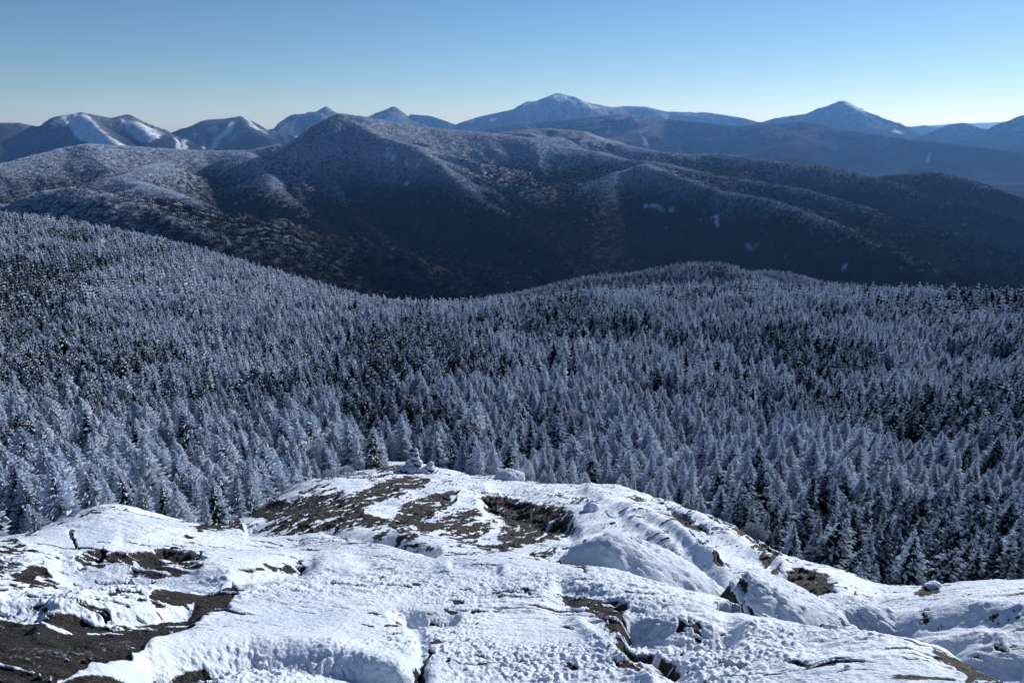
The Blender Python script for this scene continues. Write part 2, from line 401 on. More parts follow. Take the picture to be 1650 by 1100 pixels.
# streaks run up and to the right over the middle ledge
sx = X * .45 + Y * .89; sy = X * .89 - Y * .45
st = fbm(sx / 1.6, sy / .22, 4, 131)
w3 = fbm(X / .16, Y / .16, 3, 113); w4 = fbm(X / .16, Y / .16, 3, 117)
UW = U + 13 * w1 / np.clip(lr / 6, .7, 9) + 9 * w3 / np.clip(lr / 6, .7, 9); VW = V + 8 * w2 + 6 * w4 / np.clip(lr / 6, .8, 3)
M = np.zeros(X.shape); C = np.zeros(X.shape)
# (polygon, carved depth in metres, edge softness px, streak or speckle threshold (None = solid))
RK = [
 ([(-300,975),(40,990),(60,980),(135,990),(250,990),(300,968),(372,942),(380,952),(362,980),(300,1012),(215,1060),(150,1078),(60,1130),(-60,1300),(-300,1300)], .07, 2, None),
 ([(122,895),(165,884),(172,894),(215,890),(265,882),(322,890),(336,904),(318,914),(290,917),(215,909),(180,901),(130,907)], .34, 5, None),
 ([(345,925),(400,914),(490,903),(497,911),(425,921),(370,932)], .16, 4, None),  # dark strip painted in for the shadow under the lip
 ([(250,952),(300,942),(374,934),(384,950),(300,975),(245,985)], .05, 2, None),
 ([(-60,880),(28,872),(48,884),(24,905),(34,925),(4,950),(-60,960)], .10, 3, -.05),
 ([(40,916),(72,912),(82,924),(60,934),(40,940)], .12, 3, None), ([(-40,930),(60,925),(120,940),(40,965),(-40,972)], .03, 3, .02),
 ([(122,940),(150,935),(150,950),(128,955)], .02, 2, 0.0), ([(160,955),(225,945),(240,965),(190,975)], .02, 2, .1),
 ([(893,947),(940,957),(1010,968),(1002,985),(1014,1005),(1028,1022),(1000,1032),(980,1010),(960,990),(925,970)], .12, 3, -.35),
 ([(985,1032),(1036,1026),(1072,1048),(1108,1082),(1098,1092),(1050,1062),(1008,1048)], .38, 4, None),
 ([(983,1060),(1015,1050),(1042,1070),(1050,1086),(1035,1094),(998,1078)], .08, 3, -.1),
 ([(686,1046),(694,1055),(684,1070),(690,1085),(686,1120),(664,1120),(668,1085),(678,1065)], .25, 3, None),
 ([(110,1104),(215,1086),(250,1066),(325,1062),(365,1075),(350,1098),(330,1130),(80,1150)], .16, 3, -.50),  # black rock, its dark also standing in for the shaded undercut
 ([(318,853),(345,834),(400,811),(480,806),(530,815),(562,825),(540,836),(480,842),(430,852),(370,858)], .10, 1.6, -.30),
 ([(470,805),(520,788),(560,800),(620,778),(660,765),(695,772),(684,790),(625,806),(575,822),(530,814)], .12, 1.6, -.26),
 ([(500,816),(570,812),(590,832),(640,838),(625,848),(570,848),(520,846),(440,856)], .08, 1.6, -.24),
 ([(625,850),(650,815),(690,800),(742,796),(732,815),(700,830),(672,853),(640,860)], .16, 1.6, -.26),
 ([(690,840),(760,820),(800,850),(760,870),(690,868),(620,872)], .05, 1.6, -.05),
 ([(772,798),(812,800),(850,808),(902,817),(924,828),(930,852),(905,856),(880,850),(850,846),(815,838),(800,822)], .42, 4, None),
 ([(812,840),(905,850),(900,866),(862,876),(830,882),(800,872)], .06, 2, -.35),
 ([(758,880),(840,874),(836,890),(790,892)], .04, 1.5, -.1), ([(718,868),(760,856),(792,868),(740,880)], .05, 1.5, -.1),
 ([(830,900),(890,896),(860,908),(800,905)], .05, 1.5, -.05), ([(845,888),(900,884),(890,894)], .04, 1.5, -.1),
 ([(1262,925),(1288,917),(1332,934),(1348,944),(1338,960),(1312,974),(1284,952)], .16, 2, None),
 ([(1473,952),(1488,940),(1517,937),(1513,951),(1487,957)], .10, 1.5, None),
 ([(1474,1026),(1522,1050),(1578,1082),(1572,1091),(1514,1062)], .06, 2, -.05),
 ([(1540,1068),(1580,1080),(1620,1072),(1700,1052),(1760,1200),(1590,1150)], .16, 5, -.2),
 ([(1176,850),(1200,843),(1220,868),(1245,884),(1266,902),(1256,928),(1228,910),(1205,880)], .14, 2, -.02),
 ([(920,895),(934,878),(946,872),(936,900),(942,928),(928,916)], .20, 2, None),  # dark strip standing in for the shadow gap beside the whaleback
 ([(1078,826),(1110,842),(1130,858),(1124,860),(1096,845)], .18, 1.5, None), ([(1140,888),(1156,900),(1166,912),(1158,912),(1144,898)], .18, 1.5, None),
 ([(1340,955),(1352,962),(1340,970),(1325,968)], .1, 2, None),
 ([(560,762),(640,768),(700,764),(650,772),(560,770)], .05, 1.3, .0), ([(600,752),(655,748),(650,760),(610,762)], .08, 1.3, -.2),
 ([(735,760),(790,765),(815,773),(770,770)], .06, 1.2, -.05), ([(480,795),(520,778),(545,786),(500,800)], .10, 1.5, -.05),
 ([(1225,905),(1250,900),(1260,920),(1240,935)], .1, 2, -.1), ([(1380,950),(1410,966),(1405,972),(1378,956)], .05, 1.2, -.2),
 ([(1260,1072),(1300,1078),(1320,1086),(1270,1080)], .06, 1.5, -.1), ([(1395,1000),(1440,988),(1455,995),(1420,1010)], .1, 1.5, -.05),
 ([(1290,985),(1330,1000),(1345,1015),(1310,1010),(1270,995)], .12, 2, .0),
]
for cx, cy, rx, ry in ((672,943,15,4),(808,956,20,4),(838,958,14,5),(908,1012,9,4),(1098,1000,11,4),(1126,1004,6,3),(1112,1014,5,3),(1600,988,6,8),(1492,984,16,6),(735,985,18,2),
                       (788,988,14,2),(700,1042,14,2),(920,1080,10,5),(560,868,3,2),(612,858,14,5),(1010,1048,8,3),(1270,962,8,4),(780,1065,8,3),(730,1070,6,4),(1345,1075,20,3),(118,870,3,10),(50,862,10,4)):
    t = np.linspace(0, 2 * math.pi, 9)[:-1]
    RK.append((list(zip(cx + rx * np.cos(t), cy + ry * np.sin(t))), .07, 3, -.1))
for poly, dep, soft, thr in RK:
    pa = np.array(poly, float); pad = 25
    bb = (U > pa[:, 0].min() - pad) & (U < pa[:, 0].max() + pad) & (V > pa[:, 1].min() - pad) & (V < pa[:, 1].max() + pad)
    ii = np.nonzero(bb)
    if not len(ii[0]): continue
    d = sdf(UW[ii], VW[ii], poly)
    m = sstep(-soft * 1.6, soft * 1.3, d)
    vt, vb = pa[:, 1].min(), min(pa[:, 1].max(), 1110)
    down = np.clip((VW[ii] - vt) / (vb - vt + 1e-6), 0, 1)
    c = sstep(-soft * .4, soft * .6 + 16 * down ** .7, d) * dep * (.06 + .52 * (1 - down) ** 1.1) * (.75 + .9 * w1[ii])
    if thr is not None:
        s_ = np.where(lr[ii] > 9, st[ii], fbm(X[ii] / .12, Y[ii] / .12, 3, 141) * .8 + .3 * w1[ii])
        g = sstep(thr - .05, thr + .05, s_ + 0.13 * sstep(2, 14, d) - .03)
        m = m * g; c = c * (.5 + .5 * g) * np.where(lr[ii] < 9, .35, 1)
    M[ii] = np.maximum(M[ii], m); C[ii] = np.maximum(C[ii], c)
# drifts lying inside the bare patches
for poly in ([(185,990),(225,978),(262,974),(312,962),(306,972),(260,985),(215,990)], [(262,934),(300,932),(380,918),(480,908),(478,916),(420,930),(350,938),(300,940)], 
             [(385,835),(420,832),(440,842),(395,855)], [(862,868),(880,848),(884,850),(868,870)], [(690,788),(712,778),(702,796),(688,800)], [(1332,936),(1350,934),(1350,944),(1336,945)]):
    d = sdf(U + 2 * w1, V + 2 * w2, poly); M = M * (1 - sstep(-1.2, 1.2, d))
# small rock specks scattered by noise
spk = fbm(X / .16, Y / .16, 4, 151)
reg = fbm(X / 1.3, Y / 1.3, 3, 155)
M = np.maximum(M, .9 * sstep(.36, .42, spk + .30 * reg) * sstep(.05, .3, reg))
thinl = fbm(X / .75 + .8 * w1, (Y + .25 * X) / .075 + 2.0 * w2, 3, 157)
M = np.maximum(M, .95 * sstep(.34, .40, thinl + .28 * fbm(X / 2.1, Y / 2.1, 3, 159)) * np.where(lr > 9, .9, 1.0))
crk = np.abs(fbm((X + .3 * w1) / 2.6 , (Y + .3 * w2) / 2.6, 3, 161))
crack = (1 - sstep(.006, .022, crk)) * sstep(.0, .25, fbm(X / 3, Y / 3, 2, 163))
# cracks drawn by hand (picture points of real joints in the rock)
for line, wpx, dep in (([(395,845),(400,858),(402,872),(405,885)], 0, 0), ([(112,860),(118,872),(122,886)], 2.2, .06), ([(1156,976),(1200,985),(1250,992),(1300,1005),(1345,1016)], 5, .25), ([(1318,965),(1330,985),(1345,1000),(1365,1010)], 4, .2),
                       ([(1050,803),(1080,822),(1110,842),(1140,860)], 2.0, .12), ([(1090,812),(1130,830),(1180,862)], 1.8, .12), ([(1110,862),(1135,885),(1160,905)], 2.0, .14), ([(1150,836),(1200,858),(1250,892)], 2.5, .14),
                       ([(850,888),(880,905),(930,918)], 1.4, .06), ([(936,878),(962,868),(985,872)], 2.0, .1), ([(1010,800),(1040,806)], 1.3, .05), ([(900,798),(935,804),(960,806)], 1.2, .04), ([(1520,972),(1560,965),(1600,975)], 1.2, .03)):
    if not wpx: continue
    d = sdline(UW, VW, line, wpx); m = sstep(-1.2, .8, d)
    M = np.maximum(M, m * .95); C = np.maximum(C, m * dep)
M = M * (1 - .95 * (1 - sstep(.05, .10, C)) * sstep(.17, .25, fbm(sx / 1.1 + w1, sy / .16, 3, 195) + .25 * fbm(X / 2.4, Y / 2.4, 2, 197)) * sstep(8, 11, lr))
M = M * (1 - .95 * sstep(.24, .31, fbm(X / .42 + w1, (Y + .35 * X) / .085, 4, 198) + .35 * fbm(X / 1.3, Y / 1.3, 2, 199)) * (1 - sstep(8, 11, lr)))
M = np.clip(M, 0, 1)
# ledge relief that is only snow-rounded: swells and troughs (line, width px, depth m)
H = np.zeros(X.shape, np.float64)
for line, wpx, dep in (([(250,1042),(330,1035),(420,1040),(540,1050),(640,1085)], 16, .05),
                       ([(905,975),(960,1010),(1000,1045),(1080,1085),(1130,1140)], 26, -.06), ([(930,1000),(985,1050),(1050,1105)], 12, .05),
                       ([(640,990),(690,1000),(730,1000)], 9, -.05), ([(660,1000),(680,1040),(680,1110)], 12, -.035), ([(730,915),(800,925)], 7, -.05), ([(1020,1000),(1080,1010),(1150,1020),(1180,1018)], 15, -.13),
                       ([(200,870),(300,872),(400,878),(480,870)], 11, -.04), ([(100,905),(200,925),(320,940),(420,925),(500,908)], 14, -.05), ([(60,1000),(150,960),(240,945),(300,950)], 14, .05),
                       ([(950,790),(1080,850),(1150,900)], 9, .14), ([(1060,800),(1180,870),(1260,915)], 8, .10), ([(1010,835),(1090,880)], 8, .08), 
                       ([(560,800),(640,790),(720,800),(780,790)], 12, .10), ([(700,890),(620,868),(520,850),(400,855)], 7, -.20), ([(1380,975),(1480,985),(1560,980),(1660,985)], 10, .14), ([(1390,1010),(1480,1020),(1560,1035),(1660,1030)], 8, -.12),
                       ([(1450,1000),(1540,1008),(1620,1010)], 6, .07), ([(1480,1045),(1560,1100),(1620,1150)], 12, -.02)):
    d = wpx - sdline(U, V, line, wpx)
    H += dep * np.exp(-(d / wpx) ** 2)
def scarp(pts, D, w1, w2, tp=40, rmin=0):
    global H
    p_ = np.array(pts, float); dv = V - np.interp(U, p_[:, 0], p_[:, 1]) + 3 * w1n + 4 * w2n
    e = sstep(p_[0, 0] - tp * .3, p_[0, 0] + tp, U) * (1 - sstep(p_[-1, 0] - tp, p_[-1, 0] + tp * .3, U))
    if rmin: e = e * sstep(rmin, rmin + .5, lr)
    H -= D * e * np.where(dv > 0, np.exp(-(dv / w1) ** 1.3), np.exp(-(np.abs(dv) / w2) ** 1.6))
w1n, w2n = w1, w2
scarp([(1365,1018),(1430,1034),(1500,1056),(1580,1084),(1660,1078),(1760,1080)], .80, 34, 56, 60, 4.8)
scarp([(150,1120),(240,1074),(330,1070),(400,1056),(460,1060),(560,1076),(700,1130)], .13, 20, 17, 90)
scarp([(60,922),(215,917),(370,930)], .15, 30, 13, 75)
scarp([(370,930),(440,918),(505,910)], .09, 16, 9, 25)
scarp([(770,806),(850,828),(935,850)], .25, 26, 8, 20)
scarp([(1000,1014),(1080,1030),(1190,1026)], .14, 20, 24, 25)
scarp([(1140,978),(1250,995),(1350,1014)], .30, 14, 12, 20, 5.4)
scarp([(-200,978),(60,987),(130,990),(250,987),(320,965)], .09, 30, 6, 25)
scarp([(1250,930),(1345,965)], .15, 18, 8, 15)
scarp([(640,992),(690,1000),(740,998)], .05, 10, 8, 20)
scarp([(560,905),(640,912),(720,925)], .05, 12, 12, 30)
scarp([(970,905),(1040,890),(1120,910),(1170,950)], .2, 20, 20, 20, 7.0)
scarp([(890,940),(950,955),(1010,975)], .06, 14, 8, 20)
scarp([(480,800),(560,785),(640,790)], .10, 14, 8, 20)
scarp([(900,792),(960,800),(1040,812)], .06, 10, 6, 20)
snow = 1 - M
nearf = 1 - sstep(7, 15, lr)
rime = np.abs(fbm(X / .05, Y / .05, 2, 171)) * (1 - sstep(3.6, 6.5, lr)) + .45 * np.abs(fbm(X / .09, Y / .09, 2, 172)) + .7 * np.abs(fbm(X / .12, Y / .12, 3, 173))
rime_p = .10 + .90 * sstep(-.18, .22, fbm(X / 1.5, Y / 1.5, 4, 175))
fine = fbm(X / .03, Y / .03, 2, 177)
wind = fbm(sx / .9, sy / .13, 3, 179)
wind2 = fbm((X * .97 + Y * .2) / 1.1, (Y * .97 - X * .2) / .28, 4, 183)
Z = B + H - C
Z += .05 * sc * big * 1.6
Z += snow * (.014 + nearf * rime_p * (.030 * rime + .003 * fine) + (.25 + .75 * (1 - nearf)) * (.030 * wind + .045 * wind2) * np.clip(lr / 14, .6, 1.3))
Z += snow * nearf * .030 * ridged(X / .62, (Y + .3 * X) / .30, 4, 191) * sstep(-.3, .3, fbm(X / 1.9, Y / 1.9, 2, 193))
Z += M * ((.050 * ridged(X / .42, Y / .20, 5, 187) + .022 * np.abs(fbm(X / .09, Y / .07, 3, 189))) * np.clip(sc, .6, 1.5) + .03 * (np.floor((w1 * .5 + st * .5) * 5) / 5) * sc)
Z -= crack * .03 * sc * (1 - M)
# the outer rim dives under the forest floor
Z -= 2.0 * sstep(38, 41, lr)
k = NT('snow_over_rock'); p = k.pos()
rk = k.attr('rock')
nf = k.tex(42.0, 4, .7, p); nm = k.tex(7.0, 4, .6, p); nl = k.tex(1.1, 4, .6, p)
mask = k.smooth(k.math('ADD', rk, k.math('MULTIPLY', k.math('SUBTRACT', nf, .5), .9)), .40, .58)
rockc = k.mix(k.smooth(nm, .35, .65), (0.013, 0.0115, 0.0125), (0.046, 0.038, 0.037))
band = k.tex(5.0, 5, .7, k.n('ShaderNodeMapping', {'Vector': p, 'Scale': (.5, 3.0, 3.0), 'Rotation': (0, 0, .35)}).outputs[0], .6)
rockc = k.mix(k.smooth(band, .42, .62), rockc, (0.012, 0.0105, 0.011))
rockc = k.mix(k.math('MULTIPLY', k.smooth(k.tex(90.0, 2, .7, p), .54, .70), .8), rockc, (0.17, 0.155, 0.155))
rockc = k.mix(k.smooth(k.math('ADD', k.tex(30.0, 5, .8, p), k.math('MULTIPLY', k.math('SUBTRACT', k.tex(2.2, 3, .6, p), .5), .55)), .64, .70), rockc, (0.45, 0.50, 0.60))
vor = k.n('ShaderNodeTexVoronoi', {'Vector': k.n('ShaderNodeVectorMath', {0: p, 1: k.n('ShaderNodeTexNoise', {'Vector': p, 'Scale': 3.0, 'Detail': 3.0}).outputs['Color']}, operation='ADD').outputs[0], 'Scale': 2.4}, feature='DISTANCE_TO_EDGE').outputs['Distance']
rockc = k.mix(k.smooth(vor, .0, .022, .75, 0.0), rockc, (0.006, 0.006, 0.007))
snowc = k.mix(k.smooth(nl, .3, .7), (0.50, 0.58, 0.72), (0.72, 0.78, 0.88))
thin = k.math('MULTIPLY', k.smooth(k.tex(24.0, 5, .75, p), .60, .70), k.smooth(nl, .46, .62))
snowc = k.mix(k.math('MULTIPLY', thin, .7), snowc, (0.13, 0.12, 0.14))
pit = k.smooth(k.tex(38.0, 4, .8, p), .60, .67); snowc = k.mix(k.math('MULTIPLY', pit, .75), snowc, (0.14, 0.14, 0.17))  # dark specks painted in for shade inside tiny snow holes
b1 = k.n('ShaderNodeBump', {'Height': nf, 'Strength': .55, 'Distance': .02})
b2 = k.n('ShaderNodeBump', {'Height': k.tex(14.0, 3, .6, p), 'Strength': .45, 'Distance': .05, 'Normal': b1.outputs[0]})
b3 = k.n('ShaderNodeBump', {'Height': k.tex(11.0, 6, .75, p, 1.2), 'Strength': k.math('MULTIPLY', mask, .9), 'Distance': .09, 'Normal': b2.outputs[0]})
m_ledge = k.done(k.mix(mask, snowc, rockc), 0.7, b3.outputs[0], 0.25)
ledge = grid_mesh('rock_ledge', X, Y, Z, m_ledge, {'rock': M}); ledge['kind'] = 'structure'
lX, lY, lZ, lA, lR = X, Y, Z, la[:, 0], lr[0]
def ledge_z(x, y):
    a = np.arctan2(x, y); r = np.hypot(x, y)
    i = np.clip(np.round((a - lA[0]) / (lA[1] - lA[0])).astype(int), 0, NA - 1)
    j = np.clip(np.round((np.log(r) - math.log(lR[0])) / (math.log(lR[1]) - math.log(lR[0]))).astype(int), 0, NR - 1)
    return lZ[i, j]
del U, V, UW, VW, w1, w2, st, spk, reg, crk, rime, fine, wind, wind2
log('ledge')
exec_rest = True
# ------------------------------------------------------------------ rimed trees
def mat_tree(name, lo, hi, tint=(0.74, 0.83, 0.97), needle=(0.007, 0.010, 0.011)):
    k = NT(name)
    fr = k.attr('frost')
    tc = k.n('ShaderNodeTexCoord').outputs['Object']
    nz = k.tex(22.0, 3, .65, tc)
    nrm = k.n('ShaderNodeNewGeometry').outputs['Normal']
    upz = k.n('ShaderNodeSeparateXYZ', {'Vector': nrm}).outputs['Z']
    s = k.math('ADD', k.math('ADD', fr, k.math('MULTIPLY', k.math('SUBTRACT', nz, .5), 1.3)), k.math('MULTIPLY', upz, .22))
    rnd = k.n('ShaderNodeObjectInfo').outputs['Random']
    s = k.math('ADD', s, k.math('MULTIPLY', k.math('SUBTRACT', rnd, .5), .30))
    f = k.smooth(s, lo, hi)
    ri = k.mix(rnd, (tint[0] * .86, tint[1] * .88, tint[2] * .92), (tint[0] * 1.1, tint[1] * 1.08, tint[2] * 1.04))
    m = k.done(k.mix(f, needle, ri), .8, None, .1)
    pb = [x for x in k.t.nodes if x.type == 'BSDF_PRINCIPLED'][0]; col_ = pb.inputs['Base Color'].links[0].from_socket
    tl = k.n('ShaderNodeBsdfTranslucent', {'Color': col_}); ms = k.n('ShaderNodeMixShader', {0: .46, 1: pb.outputs[0], 2: tl.outputs[0]})
    k.t.links.new(ms.outputs[0], k.out.inputs['Surface']); return m
m_frost = mat_tree('rime_on_spruce', -0.05, 0.45)
m_half = mat_tree('half_rimed_spruce', 0.25, 0.85)
m_dark = mat_tree('dark_spruce', 0.62, 1.15)
m_birch = mat_tree('rime_on_birch_twigs', -0.5, 0.45, (0.60, 0.63, 0.72), (0.06, 0.045, 0.045))
k = NT('bark'); m_bark = k.done(k.mix(k.smooth(k.tex(9, 3, .6, k.n('ShaderNodeTexCoord').outputs['Object']), .45, .6), (0.035, 0.027, 0.024), (0.30, 0.33, 0.40)), .9, None, .1)

def tuft(p, d, L, Wd, r, side):
    """elongated three-sided clump of rimed needles from p along d"""
    d = d / np.linalg.norm(d)
    s = np.cross(d, [0, 0, 1.0]); s /= (np.linalg.norm(s) + 1e-6); t = np.cross(s, d)
    base = p - d * L * .1
    return [base + s * Wd * .5 - t * Wd * .1, base - s * Wd * .5 - t * Wd * .1, p + d * L * .45 + t * Wd * .42 , p + d * L - t * L * .06]
TF = np.array([(0, 1, 2), (0, 2, 3), (2, 1, 3), (1, 0, 3)])
def spruce_geo(seed, ntuft, width, clumsy, bare=0.0, tl=.12):
    """unit-height crown: whorls of drooping branches, each a row of tufts"""
    r = np.random.default_rng(seed); V = []; F = []; A = []
    nw = max(6, int(math.sqrt(ntuft) * .78)); lean = r.normal(0, .02 + .02 * clumsy, 2)
    tot = 0; per = []
    for i in range(nw): per.append((1 - i / nw) ** .75 + .12)
    sc_ = ntuft / sum(per)
    wob = r.uniform(0, 6.28); wa = r.uniform(.05, .28) * clumsy
    for i in range(nw):
        t = i / (nw - 1); z0 = bare + (1 - bare) * (0.03 + .93 * t ** .92)
        rad = width * ((1 - t) ** .80) * (1 - .30 * max(0, .16 - t) / .16) * r.uniform(.78, 1.2) + .010
        cnt = max(3, int(per[i] * sc_ + .5)); nb = max(3, int(cnt / 3.2) if t < .75 else cnt)
        a0 = r.uniform(0, 6.28)
        for b in range(nb):
            a = a0 + b * 6.283 / nb + r.normal(0, .28); rb = rad * r.uniform(.62, 1.18) * (1 + wa * math.cos(a - wob))
            if r.random() < .07: continue
            ns = max(1, int(round(cnt / nb)))
            droop = r.uniform(.15, .55) * (1 - t) + .02
            fb = r.normal(0, .16)
            for q in range(ns):
                f = (q + .75 + r.uniform(-.2, .2)) / ns
                f = min(f, 1.05); dist = rb * (0.28 + .72 * f)
                jj = r.normal(0, .11 if ns > 1 else .05)
                x = math.sin(a + jj) * dist; y = math.cos(a + jj) * dist
                z = z0 - droop * dist * .8 + r.normal(0, .008)
                lx = lean * z * z
                d = np.array([math.sin(a + jj * 2.5 + r.normal(0, .35)), math.cos(a + jj * 2.5 + r.normal(0, .35)), -droop * .6 + r.uniform(-.2, .38)])
                L = tl * r.uniform(.6, 1.25) * (.45 + .7 * (1 - t)); 
                if t > .9: d[2] += 1.2; L *= 1.1
                n0 = len(V)
                V += tuft(np.array([x + lx[0], y + lx[1], z]) - d / np.linalg.norm(d) * L * .45, d, L, L * r.uniform(.42, .8), r, 0)
                F.append(TF + n0)
                fv = .16 + .50 * f + fb + r.normal(0, .16) + .46 * t  # rime on tips and top; dark low parts also paint in crown shade
                A += [fv - .12, fv - .12, fv + .10, fv + .05]
    # leader
    n0 = len(V); top = np.array([lean[0], lean[1], 1.0])
    V += [np.array([lean[0] * .8 + .016, lean[1] * .8, .90]), np.array([lean[0] * .8 - .008, lean[1] * .8 + .014, .90]), np.array([lean[0] * .8 - .008, lean[1] * .8 - .014, .90]), top]
    F.append(TF + n0); A += [.7] * 4
    return np.array(V), np.concatenate(F), np.array(A)
def core_geo(width, bare, sides=6, lv=5, seed=0):
    """the dim inner mass of twigs round the stem"""
    r = np.random.default_rng(seed); V = []; F = []
    for i in range(lv):
        t = i / (lv - 1)
        for s_ in range(sides):
            a = s_ * 6.283 / sides; q = width * .50 * (1 - t) ** .85 * r.uniform(.75, 1.2) + .004
            V.append((math.sin(a) * q, math.cos(a) * q, bare + .02 + (.9 - bare) * t))
    for i in range(lv - 1):
        for s_ in range(sides):
            a, b = i * sides + s_, i * sides + (s_ + 1) % sides
            F += [(a, b, b + sides), (a, b + sides, a + sides)]
    return np.array(V), np.array(F), np.full(len(V), .12)
def birch_geo(seed, nt):
    r = np.random.default_rng(seed); V = []; F = []; A = []
    for i in range(nt):
        u = r.normal(0, 1, 3); u /= np.linalg.norm(u); u[2] = abs(u[2]) * .9 + .05
        rr = r.uniform(.35, 1) ** .6
        p = np.array([u[0] * .36 * rr, u[1] * .36 * rr, .34 + u[2] * .58 * rr])
        d = u + r.normal(0, .3, 3) + np.array([0, 0, .5]); L = r.uniform(.07, .14); n0 = len(V)
        V += tuft(p - d / np.linalg.norm(d) * L * .5, d, L, L * .22, r, 0); F.append(TF + n0)
        fv = .45 + r.normal(0, .2); A += [fv] * 4
    return np.array(V), np.concatenate(F), np.array(A)
def trunk_geo(h0, h1, w0, w1, sides=6, seed=0, limbs=0):
    r = np.random.default_rng(seed); V = []; F = []; lv = 5
    def tube(p0, p1, a0, a1, n, sd):
        d = p1 - p0; d = d / np.linalg.norm(d); s = np.cross(d, [.3, .9, .1]); s /= np.linalg.norm(s); t = np.cross(d, s); b0 = len(V)
        for i in range(n):
            f = i / (n - 1); c = p0 + (p1 - p0) * f + (s * .02 * math.sin(f * 5 + seed)) * np.linalg.norm(p1 - p0)
            for q in range(sd):
                a = q * 6.283 / sd; V.append(c + (s * math.cos(a) + t * math.sin(a)) * (a0 + (a1 - a0) * f))
        for i in range(n - 1):
            for q in range(sd):
                a, b = b0 + i * sd + q, b0 + i * sd + (q + 1) % sd; F.append((a, b, b + sd)); F.append((a, b + sd, a + sd))
    tube(np.array([0, 0, h0]), np.array([0, 0, h1]), w0, w1, lv, sides)
    for i in range(limbs):
        a = i * 2.4 + r.uniform(0, .5); z = r.uniform(.12, .5) * h1; L = r.uniform(.2, .42)
        tube(np.array([0, 0, z]), np.array([math.sin(a) * L * .7, math.cos(a) * L * .7, z + L * .8]), w0 * .45, w0 * .1, 3, 4)
    return np.array(V), np.array(F)
def merge(*gs):
    V = []; F = []; A = []; n0 = 0
    for g in gs:
        V.append(g[0]); F.append(g[1] + n0); A.append(g[2] if len(g) > 2 else np.full(len(g[0]), .1)); n0 += len(g[0])
    return np.concatenate(V), np.concatenate(F), np.concatenate(A)

NEARM = []   # near kinds: (crown mesh, trunk mesh, kind)
src = bpy.data.collections.new('forest_sources')       # holds the meshes that the forest mass repeats
def add_src(me):
    o = bpy.data.objects.new('conifer_tree', me); src.objects.link(o); return len(src.objects) - 1
IDX = {}
mats = {'frost': m_frost, 'half': m_half, 'dark': m_dark}
for lod, (ns, nt, tl) in {'near': (5, 900, .105), 'mid': (4, 260, .155), 'far': (3, 64, .26)}.items():
    for fk in ('frost', 'half', 'dark'):
        IDX[lod, fk] = []
        for s_ in range(ns):
            sd_ = 100 + s_ * 13 + {'frost': 0, 'half': 1, 'dark': 2}[fk] * 200 + {'near': 0, 'mid': 5, 'far': 9}[lod]
            wd = (.22, .38, .30, .19, .46)[s_] * (1.0 if lod != 'far' else .95)
            g = merge(spruce_geo(sd_, nt, wd, 1.0, .0, tl), core_geo(wd, .0, seed=sd_))
            cm = poly_mesh('crown', g[0], g[1], mats[fk], False, {'frost': g[2]})
            if lod == 'near':
                tg = trunk_geo(-.10, .93, .026, .004, 6, sd_)
                tm = poly_mesh('trunk', tg[0], tg[1], m_bark, True)
                NEARM.append((fk, cm, tm))
            IDX[lod, fk].append(add_src(cm))
for lod, nt in (('near', 800), ('far', 110)):
    IDX[lod, 'birch'] = []
    for s_ in range(3):
        bg_ = birch_geo(700 + s_, nt); cm = poly_mesh('crown', bg_[0], bg_[1], m_birch, False, {'frost': bg_[2]})
        if lod == 'near':
            tg = trunk_geo(-.08, .55, .028, .010, 6, s_, 7); tm = poly_mesh('trunk', tg[0], tg[1], m_bark, True)
            NEARM.append(('birch', cm, tm))
        IDX[lod, 'birch'].append(add_src(cm))
IDX['mid', 'birch'] = IDX['far', 'birch']
sg_ = [trunk_geo(-.05, 1.0, .022, .004, 5, 40 + s_, 10 + 3 * s_) for s_ in range(2)]
sn_ = [add_src(poly_mesh('snag', g_[0], g_[1], m_bark, True)) for g_ in sg_]
for lod in ('near', 'mid', 'far'): IDX[lod, 'snag'] = sn_
# small stands of tiny trees for the mountain side
def clump_geo(seed, n, size, h):
    r = np.random.default_rng(seed); V = []; F = []; A = []
    for i in range(n):
        x, y = r.uniform(-size / 2, size / 2, 2); hh = h * r.uniform(.55, 1.15); w_ = hh * r.uniform(.16, .26); fr = r.uniform(.28, .80); a0 = r.uniform(0, 6)
        for (za, zb, ww) in ((-.15, .72, 1.0), (.35, 1.0, .55)):
            n0 = len(V)
            for q in range(5): V.append((x + math.sin(a0 + q * 1.257) * w_ * ww * r.uniform(.7, 1.2), y + math.cos(a0 + q * 1.257) * w_ * ww, hh * za)); A.append(fr - .2)
            V.append((x, y, hh * zb)); A.append(fr + .2)
            F += [(n0 + q, n0 + (q + 1) % 5, n0 + 5) for q in range(5)]
    return np.array(V), np.array(F), np.array(A)
src2 = bpy.data.collections.new('mountain_forest_sources')
k = NT('mountain_trees_rimed'); 
def mat_clump(name, thr):
    k = NT(name); f = k.smooth(k.attr('frost'), thr - .25, thr + .25)
    return k.done(k.mix(f, (0.012, 0.014, 0.018), (0.66, 0.74, 0.90)), .9, None, 0.0)
for q, thr in enumerate((.18, .52, 1.0)):
    cmt = mat_clump('mountain_trees', thr)
    for s_ in range(3):
        g = clump_geo(900 + q * 10 + s_, 10, 13, 5.6)
        src2.objects.link(bpy.data.objects.new('tree_stand', poly_mesh('tree_stand', g[0], g[1], cmt, False, {'frost': g[2]})))
log('tree meshes')

